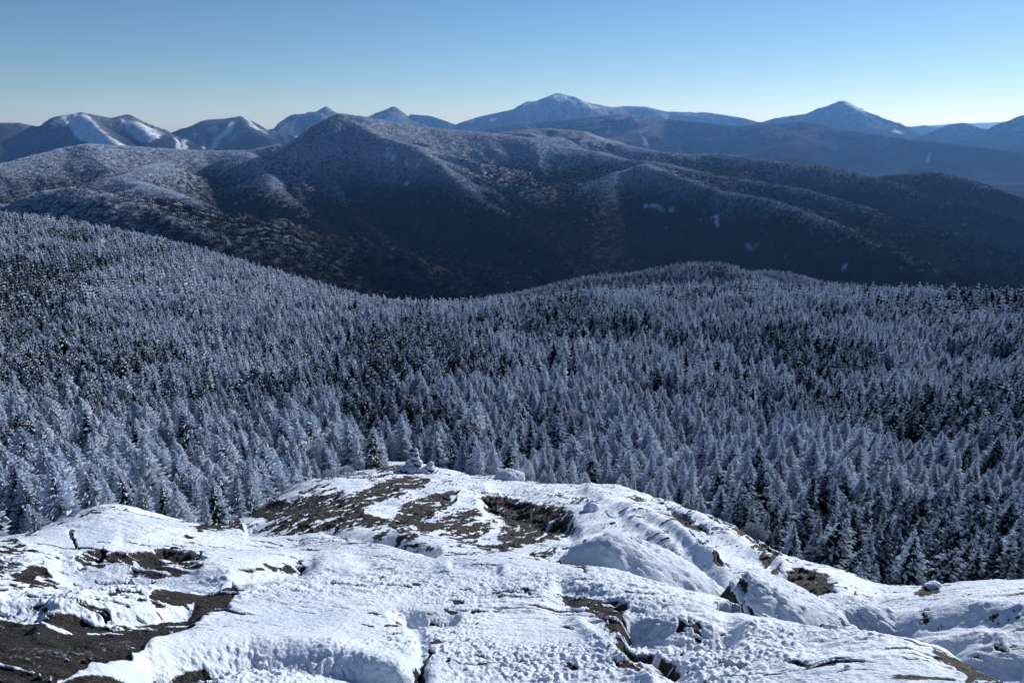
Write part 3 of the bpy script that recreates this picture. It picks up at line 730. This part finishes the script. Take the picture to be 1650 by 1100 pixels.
def forest_object(name, coll, pts, rot, scl, idx):
    me = bpy.data.meshes.new(name); me.vertices.add(len(pts)); me.vertices.foreach_set('co', np.asarray(pts, np.float32).ravel())
    for nm, ty, val in (('rot', 'FLOAT_VECTOR', rot), ('scl', 'FLOAT_VECTOR', scl)):
        a = me.attributes.new(nm, ty, 'POINT'); a.data.foreach_set('vector', np.asarray(val, np.float32).ravel())
    a = me.attributes.new('kind_index', 'INT', 'POINT'); a.data.foreach_set('value', np.asarray(idx, np.int32))
    ng = bpy.data.node_groups.new(name, 'GeometryNodeTree')
    ng.interface.new_socket('Geometry', in_out='INPUT', socket_type='NodeSocketGeometry'); ng.interface.new_socket('Geometry', in_out='OUTPUT', socket_type='NodeSocketGeometry')
    N = ng.nodes.new; gi = N('NodeGroupInput'); go = N('NodeGroupOutput'); ip = N('GeometryNodeInstanceOnPoints'); ci = N('GeometryNodeCollectionInfo')
    ci.inputs['Collection'].default_value = coll; ci.inputs['Separate Children'].default_value = True; ci.inputs['Reset Children'].default_value = True
    def na(nm, ty):
        x = N('GeometryNodeInputNamedAttribute'); x.data_type = ty; x.inputs['Name'].default_value = nm
        return x.outputs['Attribute']
    er = N('FunctionNodeEulerToRotation'); L = ng.links.new
    L(na('rot', 'FLOAT_VECTOR'), er.inputs[0]); L(er.outputs[0], ip.inputs['Rotation']); L(na('scl', 'FLOAT_VECTOR'), ip.inputs['Scale'])
    L(na('kind_index', 'INT'), ip.inputs['Instance Index']); ip.inputs['Pick Instance'].default_value = True
    L(gi.outputs[0], ip.inputs['Points']); L(ci.outputs[0], ip.inputs['Instance']); L(ip.outputs[0], go.inputs[0])
    o = bpy.data.objects.new(name, me); for_link(o); md = o.modifiers.new('plant', 'NODES'); md.node_group = ng
    o['kind'] = 'stuff'; return o

# ------------------------------------------------------------------ where the trees stand
TU = np.array([-400, -150, 0, 90, 200, 290, 340, 400, 450, 500, 560, 600, 640, 700, 760, 825, 900, 990, 1080, 1155, 1240, 1320, 1400, 1485, 1650, 1900])
TR = np.array([17, 15, 13.2, 13.5, 14.5, 15.5, 16, 19.0, 23, 26, 29.0, 34, 40, 33, 30.5, 29, 28, 26.5, 23.5, 20.5, 18, 16.5, 16.0, 16.5, 16.5, 18])
def jgrid(a0, a1, r0, r1, s0, s1):
    """jittered planting, spacing growing from s0 to s1 with range"""
    out = []; r = r0
    while r < r1:
        t = (r - r0) / (r1 - r0); s_ = s0 + (s1 - s0) * t
        n_ = int((a1 - a0) * r / s_); a = a0 + (np.arange(n_) + rng.uniform(-.42, .42, n_) + .5) * (a1 - a0) / max(n_, 1)
        out.append(np.stack([a, r + rng.uniform(-.45, .45, n_) * s_], 1)); r += s_ * .92
    return np.concatenate(out)
ar = np.concatenate([jgrid(-.70, .70, 13, 40, .60, .95), jgrid(-.70, .70, 40.5, 900, 1.12, 3.7)])
ta, tr = ar[:, 0], ar[:, 1]
tx, ty = tr * np.sin(ta), tr * np.cos(ta)
bu = 825 + FPX * np.tan(ta) / 1.12
edge = np.interp(bu, TU, TR) + .5 * noise(tx / 2, ty / 2, 301)
tzf = floor_z(tx, ty)
inl = tr < 38
tzf[inl] = ledge_z(tx[inl], ty[inl]) - .05
dens = fbm(tx / 22, ty / 22, 3, 305); dens2 = fbm(tx / 5, ty / 5, 2, 306)
keep = (tr > edge) & (dens2 + .45 * dens > -.27) & (rng.uniform(0, 1, len(tx)) < .93)
pu, pv = proj(tx, ty, tzf)
# a small clearing with a trail behind the top of the middle ledge, and a few glades
keep &= ~((np.abs(pu - 637) < 7) & (tr < 50) & (tr > 25))
keep &= ~((np.abs(pu - 575) < 38) & (tr < 34))
keep &= ~((((pu - 720) / 26) ** 2 + ((pv - 632) / 7) ** 2) < 1)
H0 = np.interp(tr, [13, 20, 32, 60, 120, 260, 520], [.95, 1.40, 1.80, 2.2, 2.65, 3.35, 4.1])
hgt = H0 * np.clip(rng.normal(1, .29, len(tx)), .42, 1.75) * (1 + .22 * dens2)
hgt *= np.where((tr < edge + 1.8) & (bu > 720) & (bu < 1250), .55, 1)
# frost: wind-plastered knolls against dark pockets, partly painted shadow
fr = .46 + 1.45 * fbm(tx / 30, ty / 30, 3, 311) + .8 * fbm(tx / 11, ty / 11, 2, 313) + .55 * fbm(tx / 6, ty / 6, 2, 312) + rng.normal(0, .16, len(tx))
def blob(cx, cy, rx, ry, s_):
    return s_ * np.exp(-((pu - cx) / rx) ** 2 - ((pv - cy) / ry) ** 2)
fr += blob(330, 500, 260, 60, .5) + blob(480, 750, 110, 60, .45) + blob(150, 800, 150, 60, .3) + blob(1000, 700, 160, 60, .3) + blob(1150, 650, 120, 60, .25) + blob(1200, 780, 150, 60, .35) + blob(1450, 830, 200, 60, .25)
fr -= blob(40, 470, 90, 45, .95) + blob(130, 560, 190, 50, .55) + blob(60, 640, 120, 45, .6) + blob(200, 680, 120, 35, .5) + blob(650, 570, 130, 32, .75) + blob(900, 525, 120, 30, .35) + blob(590, 690, 50, 45, 1.3) + blob(690, 700, 40, 20, .7) + blob(400, 650, 80, 25, .6)  # less rime here also paints shadowed hollows into the trees
fr -= blob(1250, 560, 100, 30, .6) + blob(1330, 600, 90, 30, .7) + blob(1400, 520, 70, 22, .55) + blob(1480, 700, 110, 30, .5) + blob(900, 720, 60, 22, .5) + blob(1400, 905, 90, 22, .7) + blob(1600, 650, 90, 60, .35) + blob(1560, 520, 80, 40, .3)
# visibility from the summit: only what can be seen (with a margin) is planted
def horizon_tab():
    rr = np.exp(np.linspace(math.log(12), math.log(1250), 420)); aa = np.linspace(-.72, .72, 300)
    A2, R2 = np.meshgrid(aa, rr, indexing='ij'); x, y = R2 * np.sin(A2), R2 * np.cos(A2)
    z = floor_z(x, y); q = z / R2; cm = np.maximum.accumulate(q, 1)
    return aa, rr, cm
haa, hrr, hcm = horizon_tab()
def hor(a, r):
    i = np.clip(np.round((a - haa[0]) / (haa[1] - haa[0])).astype(int), 0, len(haa) - 1)
    j = np.clip(((np.log(r) - math.log(12)) / (math.log(1250) - math.log(12)) * 419).astype(int) - 1, 0, 419)
    return hcm[i, j]
topq = (tzf + hgt) / tr
vis = (topq > hor(ta, tr) - 2.5 / tr)
inframe = (pu > -160) & (pu < 1810)
keep &= vis & inframe
kind = np.where(fr > .46, 0, np.where(fr > .10, 1, 2))
isb = (rng.uniform(0, 1, len(tx)) < .03 + .10 * (noise(tx / 14, ty / 14, 330) > .25)) & (fr > .1) & (tr > edge + 7)
kind = np.where(isb, 3, kind)
snag = (rng.uniform(0, 1, len(tx)) < .022) & (tr > edge + 5) & (tr < 260); kind = np.where(snag, 4, kind)
hgt = np.where(isb, hgt * .6, hgt)
sel = np.nonzero(keep)[0]
log('trees', len(sel))
px_h = hgt / np.hypot(tr, tzf) * FPX
# tree fully in the frame and not behind the rock crest
rimq = np.interp(bu, TU, TR)
vis_h = np.clip((topq[sel] - hor(ta[sel], tr[sel] - .8)), 0, None) * FPX
cand = sel[(kind[sel] != 4) & (pu[sel] > 8) & (pu[sel] < 1642) & (vis_h > 14)]
order = cand[np.argsort(-px_h[cand])]
indiv = order[:292]
iset = np.zeros(len(tx), bool); iset[indiv] = True
FK = ('frost', 'half', 'dark', 'birch', 'snag')
mass = sel[~iset[sel]]
lod = np.where(tr[mass] < 75, 0, np.where(tr[mass] < 210, 1, 2))
LN = ('near', 'mid', 'far')
idx = np.array([IDX[LN[l], FK[q]][int(z_ * 97) % len(IDX[LN[l], FK[q]])] for l, q, z_ in zip(lod, kind[mass], rng.uniform(0, 1, len(mass)))])
wsc = np.clip(rng.normal(1, .16, len(tx)), .65, 1.5)
rot = np.stack([rng.normal(0, .07, len(tx)), rng.normal(0, .07, len(tx)), rng.uniform(0, 6.28, len(tx))], 1)
zz = tzf - .04 * hgt
fo = forest_object('forest', src, np.stack([tx, ty, zz], 1)[mass], rot[mass], np.stack([hgt * wsc, hgt * wsc, hgt], 1)[mass], idx)

# knoll trees + the main mountain
def vis_grid(Xg, Yg, Zg, margin, extra=None):
    R_ = np.hypot(Xg, Yg); q = (Zg + margin) / R_; q0 = Zg / R_
    cm = np.maximum.accumulate(q0, 1)
    if extra is not None: cm = np.maximum(cm, extra[:, None])
    return q >= cm
near_h = np.interp(m1a[:, 0], haa, hcm[:, -1])
kn = jgrid(-.22, .56, 480, 1120, 5.0, 6.0)
kx, ky = kn[:, 1] * np.sin(kn[:, 0]), kn[:, 1] * np.cos(kn[:, 0]); kz = hill_z(kx, ky)
kh = rng.uniform(3.2, 6.5, len(kx))
kq = (kz + kh) / kn[:, 1]
kk = (kq > np.interp(kn[:, 0], haa, hcm[:, -1]) - .004) & (kz > -330)
kidx = np.array([IDX['far', FK[int(q)]][i % 3] for i, q in enumerate(np.clip(.75 - 1.8 * fbm(kx / 60, ky / 60, 3, 350) + rng.normal(0, .5, len(kx)), 0, 2.4))])
kr = np.stack([np.zeros(len(kx)), np.zeros(len(kx)), rng.uniform(0, 6.28, len(kx))], 1)
knf = forest_object('knoll_forest', src, np.stack([kx, ky, kz - .2], 1)[kk], kr[kk], np.stack([kh * 1.1] * 2 + [kh], 1)[kk], kidx[kk])
log('knoll', kk.sum())

vg = vis_grid(mX, mY, mZ, 9.0, near_h)
mg = jgrid(-.66, .66, 1350, 4500, 10.0, 14.0)
mg = mg + np.stack([rng.normal(0, 6, len(mg)) / mg[:, 1], rng.normal(0, 7, len(mg))], 1)
gi_ = np.clip(((mg[:, 0] + .78) / 1.56 * 899).round().astype(int), 0, 899); lr0 = math.log(1000); lr1 = math.log(5600)
gj_ = np.clip(((np.log(mg[:, 1]) - lr0) / (lr1 - lr0) * 799).round().astype(int), 0, 799)
ok = vg[gi_, gj_] & (slide[gi_, gj_] < .3)
mg = mg[ok]; gi_ = gi_[ok]; gj_ = gj_[ok]
mx, my = mg[:, 1] * np.sin(mg[:, 0]), mg[:, 1] * np.cos(mg[:, 0])
fj = (np.log(mg[:, 1]) - lr0) / (lr1 - lr0) * 799; fi = (mg[:, 0] + .78) / 1.56 * 899
i0 = np.clip(np.floor(fi).astype(int), 0, 898); j0 = np.clip(np.floor(fj).astype(int), 0, 798); di = fi - i0; dj = fj - j0
mz = (mZ[i0, j0] * (1 - di) + mZ[i0 + 1, j0] * di) * (1 - dj) + (mZ[i0, j0 + 1] * (1 - di) + mZ[i0 + 1, j0 + 1] * di) * dj
elev = sstep(-310, -90, mz + 90 * fbm(mx / 500, my / 500, 4, 361) - 120 * sstep(200, 1500, mx))
crestb = np.exp(-mD[gi_, gj_] / 110) * sstep(-345, -255, mz)  # extra rime paints sunlit bands along the crests
mf = .02 + elev * .60 + .50 * crestb + .35 * fbm(mx / 120, my / 120, 3, 365) + rng.normal(0, .12, len(mx)) - .40 * sstep(-300, -800, mx) * (1 - sstep(2000, 2600, np.hypot(mx, my)))  # last term darkens the left foothill to stand in for shade
mi = np.where(mf > .72, 0, np.where(mf > .36, 1, 2)) * 3 + rng.integers(0, 3, len(mx))
# lean each little stand with the slope so that all of its trees root in the ground
gx = np.zeros_like(mx); e = 12.0
def mzat(x, y):
    a = np.arctan2(x, y); r = np.hypot(x, y); fj = np.clip((np.log(r) - lr0) / (lr1 - lr0) * 799, 0, 798.99); fi = np.clip((a + .78) / 1.56 * 899, 0, 898.99)
    i = fi.astype(int); j = fj.astype(int); a_ = fi - i; b_ = fj - j
    return (mZ[i, j] * (1 - a_) + mZ[i + 1, j] * a_) * (1 - b_) + (mZ[i, j + 1] * (1 - a_) + mZ[i + 1, j + 1] * a_) * b_
sxx = (mzat(mx + e, my) - mzat(mx - e, my)) / (2 * e); syy = (mzat(mx, my + e) - mzat(mx, my - e)) / (2 * e)
mr = np.stack([np.arctan(syy), -np.arctan(sxx), np.zeros(len(mx))], 1)
ms = rng.uniform(.8, 1.2, len(mx))
mfo = forest_object('mountain_forest', src2, np.stack([mx, my, mz - .3], 1), mr, np.stack([ms] * 3, 1), mi)
log('mountain stands', len(mx))
# ------------------------------------------------------------------ individual trees in front of the mass
def empty(name, loc, rz=0.0, scale=(1, 1, 1), rx=0.0, ry=0.0):
    o = bpy.data.objects.new(name, None); for_link(o); o.location = loc; o.rotation_euler = (rx, ry, rz); o.scale = scale
    o.empty_display_size = .2; return o
def part(name, me, parent, mat=None):
    o = bpy.data.objects.new(name, me); for_link(o); o.parent = parent
    return o
ORD = ['first', 'second', 'third', 'fourth', 'fifth', 'sixth', 'seventh', 'eighth', 'ninth', 'tenth', 'eleventh', 'twelfth', 'thirteenth', 'fourteenth', 'fifteenth', 'sixteenth', 'seventeenth', 'eighteenth', 'nineteenth', 'twentieth']
ZONES = [(70, "the left end of ledge"), (150, "the snowy dome's left foot"), (240, "the snowy dome"), (320, "the snowy dome's right foot"), (400, "the brown slab"), (480, "the snowy left flank"), (570, "the ledge's left shoulder"), (650, "the trailside hump"), (740, "the cairn"), (830, "the snow mound"), (900, "the flat crest"), (970, "the dark hollow's crest"), (1040, "the rounded brow"), (1110, "the upper cracks"), (1180, "the long cracks"), (1250, "the lower cracks"), (1310, "the black slab gap"), (1380, "the right ledge's top"), (1450, "the right ledge's slope"), (1520, "the dark notch"), (1590, "the right snowfield"), (9999, "the ledge's right end")]
zone = np.searchsorted([z_[0] for z_ in ZONES], pu[indiv]); slots = {}
gap = tr[indiv] - edge[indiv]
row = np.searchsorted([1.6, 3.4, 5.6, 8.5, 12.5], gap); RN = ['front row', 'second row', 'third row', 'fourth row', 'fifth row', 'rearmost row']
for i_, (z_, r_) in enumerate(zip(zone, row)): slots.setdefault((z_, r_), []).append(i_)
lab = {}
for (z_, r_), l in slots.items():
    l.sort(key=lambda i_: pu[indiv[i_]])
    for o_, i_ in enumerate(l):
        tail = 'alone in ' if len(l) == 1 else (ORD[min(o_, 19)] + ' from left in ')
        lab[i_] = 'behind ' + ZONES[z_][1] + ', ' + tail + RN[r_]
protos = {}
for i_, t_ in enumerate(indiv):
    fk = FK[kind[t_]]; ch = [m for m in NEARM if m[0] == fk]; _, cm, tm = ch[int(rng.integers(0, len(ch)))]
    h = float(hgt[t_])
    nm = 'birch_tree' if fk == 'birch' else 'spruce_tree'
    ww = h * float(wsc[t_])
    e_ = empty(nm, (float(tx[t_]), float(ty[t_]), float(zz[t_])), float(rot[t_, 2]), (ww, ww, h), float(rot[t_, 0]), float(rot[t_, 1]))
    if id(cm) not in protos:
        c0, t0_ = part('crown', cm, e_), part('trunk', tm, e_); protos[id(cm)] = (c0, t0_)
    else:
        for s_ in protos[id(cm)]:
            c_ = s_.copy(); for_link(c_); c_.parent = e_
    look = {'frost': 'white-rimed', 'half': 'half-rimed', 'dark': 'dark', 'birch': 'bushy frosted'}[fk]
    sz = '' if fk == 'birch' else ('small ' if h < H0[t_] * .85 else 'tall ' if h > H0[t_] * 1.18 else '')
    e_['label'] = sz + look + (' birch ' if fk == 'birch' else ' spruce ') + lab[i_]
    e_['category'] = 'birch tree' if fk == 'birch' else 'spruce tree'
    e_['group'] = 'frosted birches among the spruces' if fk == 'birch' else 'rimed spruces along the back of the ledges'

# ------------------------------------------------------------------ boulders, cairn and small mounds
def hit(u, v, r0=2.0, r1=40.0):
    """where the sight line through (u, v) meets the ledge"""
    a, q = azq(u, v); r = np.arange(r0, r1, .01); x, y = r * math.sin(a), r * math.cos(a)
    b = np.nonzero(ledge_z(x, y) >= r * q)[0]
    j = b[0] if len(b) else len(r) - 1
    return np.array([x[j], y[j], float(ledge_z(x[j:j+1], y[j:j+1])[0])])
import bmesh
def stone_verts(seed, dims, sub, rough=.12, facets=5, shape=None):
    bm = bmesh.new(); bmesh.ops.create_icosphere(bm, subdivisions=sub, radius=1.0)
    co = np.array([v.co[:] for v in bm.verts]); fc = np.array([[v.index for v in f.verts] for f in bm.faces]); bm.free()
    r = np.random.default_rng(seed)
    for i in range(facets):                       # knock flat faces off the lump
        n_ = r.normal(0, 1, 3); n_ /= np.linalg.norm(n_); lim = r.uniform(.62, .86); d = co @ n_
        co -= np.outer(np.clip(d - lim, 0, None) * .85, n_)
    q = co[:, 0] + .7 * co[:, 2]; q2 = co[:, 1] - .6 * co[:, 2]
    co *= (1 + rough * fbm(q * 1.6 + seed, q2 * 1.6, 4, seed))[:, None]
    if shape is not None: co = shape(co)
    return co * np.array(dims), fc
def vnorm(co, fc):
    n_ = np.cross(co[fc[:, 1]] - co[fc[:, 0]], co[fc[:, 2]] - co[fc[:, 0]]); vn = np.zeros_like(co)
    for k_ in range(3): np.add.at(vn, fc[:, k_], n_)
    return vn / (np.linalg.norm(vn, axis=1)[:, None] + 1e-9)
k = NT('bare_rock'); tc = k.pos(); nf = k.tex(26, 4, .7, tc)
m_rock = k.done(k.mix(k.smooth(k.tex(6, 4, .6, tc), .35, .65), (0.016, 0.014, 0.015), (0.055, 0.045, 0.043)), .85, k.n('ShaderNodeBump', {'Height': nf, 'Strength': .8, 'Distance': .03}).outputs[0], .3)
k = NT('rime_snow'); tc = k.pos(); nf = k.tex(48, 4, .7, tc); nm = k.tex(13, 4, .65, tc)
b1 = k.n('ShaderNodeBump', {'Height': nf, 'Strength': .6, 'Distance': .02}); b2 = k.n('ShaderNodeBump', {'Height': nm, 'Strength': .6, 'Distance': .05, 'Normal': b1.outputs[0]})
sc_ = k.mix(k.math('MULTIPLY', k.smooth(k.tex(30, 5, .75, tc), .62, .70), .6), (0.56, 0.64, 0.78), (0.14, 0.13, 0.15))
m_rime = k.done(sc_, .7, b2.outputs[0], .25)
def boulder(name, loc, rz, dims, seed, label, cat, bare, sub=6, rough=.10, facets=4, shape=None, thick=.03, group=None, lump=.02):
    co, fc = stone_verts(seed, dims, sub, rough, facets, shape)
    e_ = empty(name, tuple(loc), rz)
    vn = vnorm(co, fc)
    rock = poly_mesh('stone', co, fc, m_rock, True); part('stone', rock, e_)
    cover = bare(co, vn)                                             # 1 = snow, 0 = bare
    cover = cover + .35 * fbm(co[:, 0] * 5 + seed, (co[:, 1] + co[:, 2]) * 5, 4, seed + 3)
    t_ = sstep(.35, .60, cover)
    bump = lump * np.abs(fbm(co[:, 0] / .07 + co[:, 2] / .09, co[:, 1] / .07 - co[:, 2] / .11, 3, seed + 8)) * 2
    cs = co + vn * ((thick + bump) * t_ - .015 * (1 - t_))[:, None]
    kf = (t_[fc].max(1) > .02); f2 = fc[kf]
    used = np.unique(f2); remap = np.full(len(co), -1); remap[used] = np.arange(len(used))
    part('snow_cover', poly_mesh('snow_cover', cs[used], remap[f2], m_rime, True), e_)
    e_['label'] = label; e_['category'] = cat
    if group: e_['group'] = group
    return e_
# large whaleback boulder below the middle ledge
p0 = hit(1035, 955, 6.5); p1 = pt(1035, 880, float(np.hypot(p0[0], p0[1])) + .9)
R0 = float(np.hypot(*p0[:2])); c = pt(1040, 925, R0 + 1.0)
def whale(co):
    co = co.copy(); co[:, 2] = np.where(co[:, 2] > 0, co[:, 2] * (1 - .40 * np.clip(co[:, 0], -.2, 1)), co[:, 2]); return co
boulder('boulder', c + np.array([-.08, 0, -.66]), -.12, (1.16, .85, .98), 21, 'big smooth snow-covered whaleback boulder, shaded, left of the pointed boulder', 'boulder',
        lambda co, vn: np.clip(1.4 - 2.2 * sstep(-.72, -1.05, co[:, 0]) + 0 * co[:, 2], -1, 1), rough=.10, facets=6, shape=whale, thick=.025, lump=.034)  # bare dark left tip: the shadow gap put into the colour
# pointed boulder with a bare brown left face
R1 = 7.4; c = pt(1252, 985, R1)
def wedge(co):
    co = co.copy(); x = co[:, 0]
    top = np.where(x < -.45, 1.15 + (x + .45) * 1.9, 1.15 - (x + .45) * .62)
    co[:, 2] = np.where(co[:, 2] > 0, co[:, 2] * np.clip(top, .12, 1.2), co[:, 2]); return co
boulder('boulder', c + np.array([-.10, 0, -.16]), -.10, (.84, .66, .60), 35, 'pointed boulder with a bare brown left face and shaded snow in front', 'boulder',
        lambda co, vn: np.clip(1.3 - 2.4 * sstep(.25, .75, -vn[:, 0] - .25 * vn[:, 2] + .1), -1, 1), rough=.15, facets=9, shape=wedge, thick=.02, lump=.03)
# block wedged right of it
c = pt(1385, 990, 8.1)
boulder('boulder', c + np.array([0, 0, -.25]), .35, (.52, .5, .42), 47, 'rough half-buried boulder with cracked snow cover, right of the pointed boulder', 'boulder',
        lambda co, vn: .62 + .25 * vn[:, 2] - .15 * vn[:, 1], rough=.2, facets=7, thick=.03, lump=.02)
# small rock sitting on the snow
c = hit(952, 822)
boulder('rock', c + np.array([0, 0, .03]), .4, (.17, .14, .14), 53, 'small lone snow-dusted rock sitting on the snow right of the dark hollow', 'rock',
        lambda co, vn: .60 + .4 * vn[:, 2], sub=4, rough=.15, facets=5, thick=.02, lump=.01)
# rock under the black notch on the right ledge
c = hit(1497, 950); boulder('rock', c + np.array([.05, 0, .03]), .1, (.13, .10, .06), 59, 'dark rock with a small snow cap poking out of the right ledge', 'rock',
        lambda co, vn: 1.6 * vn[:, 2] - .75, sub=4, rough=.12, facets=6, thick=.02, lump=.01)
# rocks lying about the cracked right flank
for (u_, v_, s_, lb, gp) in ( 
                         
                         (1300, 995, .12, 'knobbly rock in the gully under the pointed boulder', None), (1325, 1003, .10, 'smallest knobbly rock at the bottom of the gully', None)):
    c = hit(u_, v_); boulder('rock', c, u_ * .7, (s_ * 1.3, s_, s_ * .8), int(u_), lb, 'rock', lambda co, vn: .25 + .55 * vn[:, 2], sub=4, rough=.16, facets=7, thick=.02, lump=.008)

# snow-plastered cairn at the top of the middle ledge
c = hit(668, 762, 16); R2 = float(np.hypot(c[0], c[1])); cz = c[2]
e_ = empty('cairn', (c[0], c[1], cz), 0, (.56, .56, .70)); e_['label'] = 'snow-plastered stone cairn standing at the top of the middle ledge'; e_['category'] = 'cairn'
rr_ = np.random.default_rng(5)
def put_stone(parent, x, y, z, dims, seed, name='stone', snow=.30):
    co, fc = stone_verts(seed, dims, 4, .16, 6); vn = vnorm(co, fc); co = co + np.array([x, y, z])
    s_ = part(name, poly_mesh(name, co, fc, m_rock, True), parent)
    t_ = sstep(.3, .6, snow + .5 * vn[:, 2] + .2 * vn[:, 0] + .25 * fbm(co[:, 0] * 9 + seed, co[:, 2] * 9, 3, seed))
    cs = co + vn * ((.03 + .05 * np.abs(fbm(co[:, 0] / .09, co[:, 2] / .09 + co[:, 1] / .1, 2, seed))) * t_ - .02 * (1 - t_))[:, None]
    f2 = fc[t_[fc].max(1) > .02]; used = np.unique(f2); rm = np.full(len(co), -1); rm[used] = np.arange(len(used))
    part('snow_cover', poly_mesh('snow_cover', cs[used], rm[f2], m_rime, True), s_)
for (x, y, z, w_, h_, sd) in ((-.62, .1, .10, .36, .26, 1), (-.12, -.15, .14, .44, .28, 2), (.42, -.05, .12, .42, .25, 3), (-.30, .15, .42, .34, .22, 4), (.18, .1, .44, .36, .22, 5), (.05, .05, .74, .27, .19, 6), (.10, .0, 1.0, .18, .16, 7), (.12, .02, 1.2, .12, .12, 8), (.95, .15, .16, .30, .24, 9), (1.0, .2, .38, .17, .14, 10), (-1.05, 0, .02, .30, .16, 11)):
    put_stone(e_, x, y, z, (w_, w_ * .8, h_), sd)
# snow-buried mound of krummholz by the forest edge
def mound(u_, v_, s_, lb, sd, r0=14):
    c = hit(u_, v_, r0); boulder('snow_mound', c + np.array([0, .1, .05 * s_]), .2, (s_ * 1.35, s_, s_ * .62), sd, lb, 'snow mound', lambda co, vn: 1.0 + 0 * vn[:, 2], sub=5, rough=.18, facets=2, thick=.05, lump=.05)
mound(822, 772, .36, 'low lumpy mound of rimed snow at the forest edge behind the ledge', 71, 18)
# krummholz shrubs hugging the ledge
shrub_spots = [(700, 745, .55), (790, 764, .5), (848, 774, .6), (880, 778, .5), (560, 766, .5), (530, 772, .45), (420, 808, .5), (1215, 868, .5), (1250, 880, .55), (1060, 792, .45)]
SL = ['just right of the cairn', 'left of the lumpy snow mound', 'right of the lumpy snow mound', 'under the small spruces on the flat crest', 'at the top of the left shoulder', 'partway down the left shoulder',
      'low on the left flank of the middle ledge', 'beside the long cracks', 'lowest at the end of the long cracks', 'on the rounded brow of the middle ledge']
for (u_, v_, s_), sl_ in zip(shrub_spots, SL):
    c = hit(u_, v_, 7); bc = [m for m in NEARM if m[0] == 'birch'][int(u_) % 3]
    e2 = empty('shrub', (c[0], c[1], c[2] - .1), u_ * 1.3, (s_ * 1.5, s_ * 1.5, s_)); part('crown', bc[1], e2); part('stem', bc[2], e2)
    e2['label'] = 'low frosted shrub ' + sl_; e2['category'] = 'shrub'; e2['group'] = 'frosted shrubs along the rim of the ledges'
log('things')
# ------------------------------------------------------------------ light
SUN_AZ, SUN_EL = math.radians(42), math.radians(22.5)
w = bpy.data.worlds.new('World'); scene.world = w; w.use_nodes = True
wt = w.node_tree; bg = wt.nodes['Background']
sky = wt.nodes.new('ShaderNodeTexSky'); sky.sky_type = 'NISHITA'; sky.sun_disc = False
sky.sun_elevation = SUN_EL; sky.sun_rotation = SUN_AZ
sky.altitude = 500; sky.air_density = 0.85; sky.dust_density = 0.07; sky.ozone_density = 6.0
wt.links.new(sky.outputs[0], bg.inputs['Color']); bg.inputs['Strength'].default_value = 0.08
sd = bpy.data.lights.new('sun', 'SUN'); sd.energy = 5.0; sd.angle = math.radians(0.53); sd.color = (1.0, 0.985, 0.965)
sun = bpy.data.objects.new('sun', sd); for_link(sun)
from mathutils import Vector, Matrix, Euler
sdir = Vector((math.sin(SUN_AZ) * math.cos(SUN_EL), math.cos(SUN_AZ) * math.cos(SUN_EL), math.sin(SUN_EL)))
sun.rotation_euler = sdir.to_track_quat('Z', 'Y').to_euler(); sun.location = (60, 30, 60)
# haze
hb = poly_mesh('haze', [(x, y, z) for x in (-58000, 58000) for y in (-58000, 58000) for z in (-642, 1250)],
               np.array([(0,1,3,2),(4,6,7,5),(0,4,5,1),(2,3,7,6),(0,2,6,4),(1,5,7,3)]), None)
hm = bpy.data.materials.new('haze_air'); hm.use_nodes = True; ht = hm.node_tree; ht.nodes.clear()
ho = ht.nodes.new('ShaderNodeOutputMaterial'); pv = ht.nodes.new('ShaderNodeVolumePrincipled')
pv.inputs['Color'].default_value = (0.17, 0.43, 1.0, 1); pv.inputs['Absorption Color'].default_value = (1, 1, 1, 1); pv.inputs['Density'].default_value = 2.1e-5; pv.inputs['Anisotropy'].default_value = 0.3
ht.links.new(pv.outputs[0], ho.inputs['Volume'])
hb.materials.clear(); hb.materials.append(hm)
haze = bpy.data.objects.new('haze', hb); for_link(haze); haze['kind'] = 'stuff'
scene.view_settings.view_transform = 'Standard'; scene.view_settings.look = 'None'
scene.view_settings.exposure = 0.15; scene.view_settings.gamma = 1.0
scene.cycles.use_denoising = True
scene.cycles.max_bounces = 6; scene.cycles.diffuse_bounces = 1; scene.cycles.glossy_bounces = 1; scene.cycles.volume_bounces = 1
log('done')
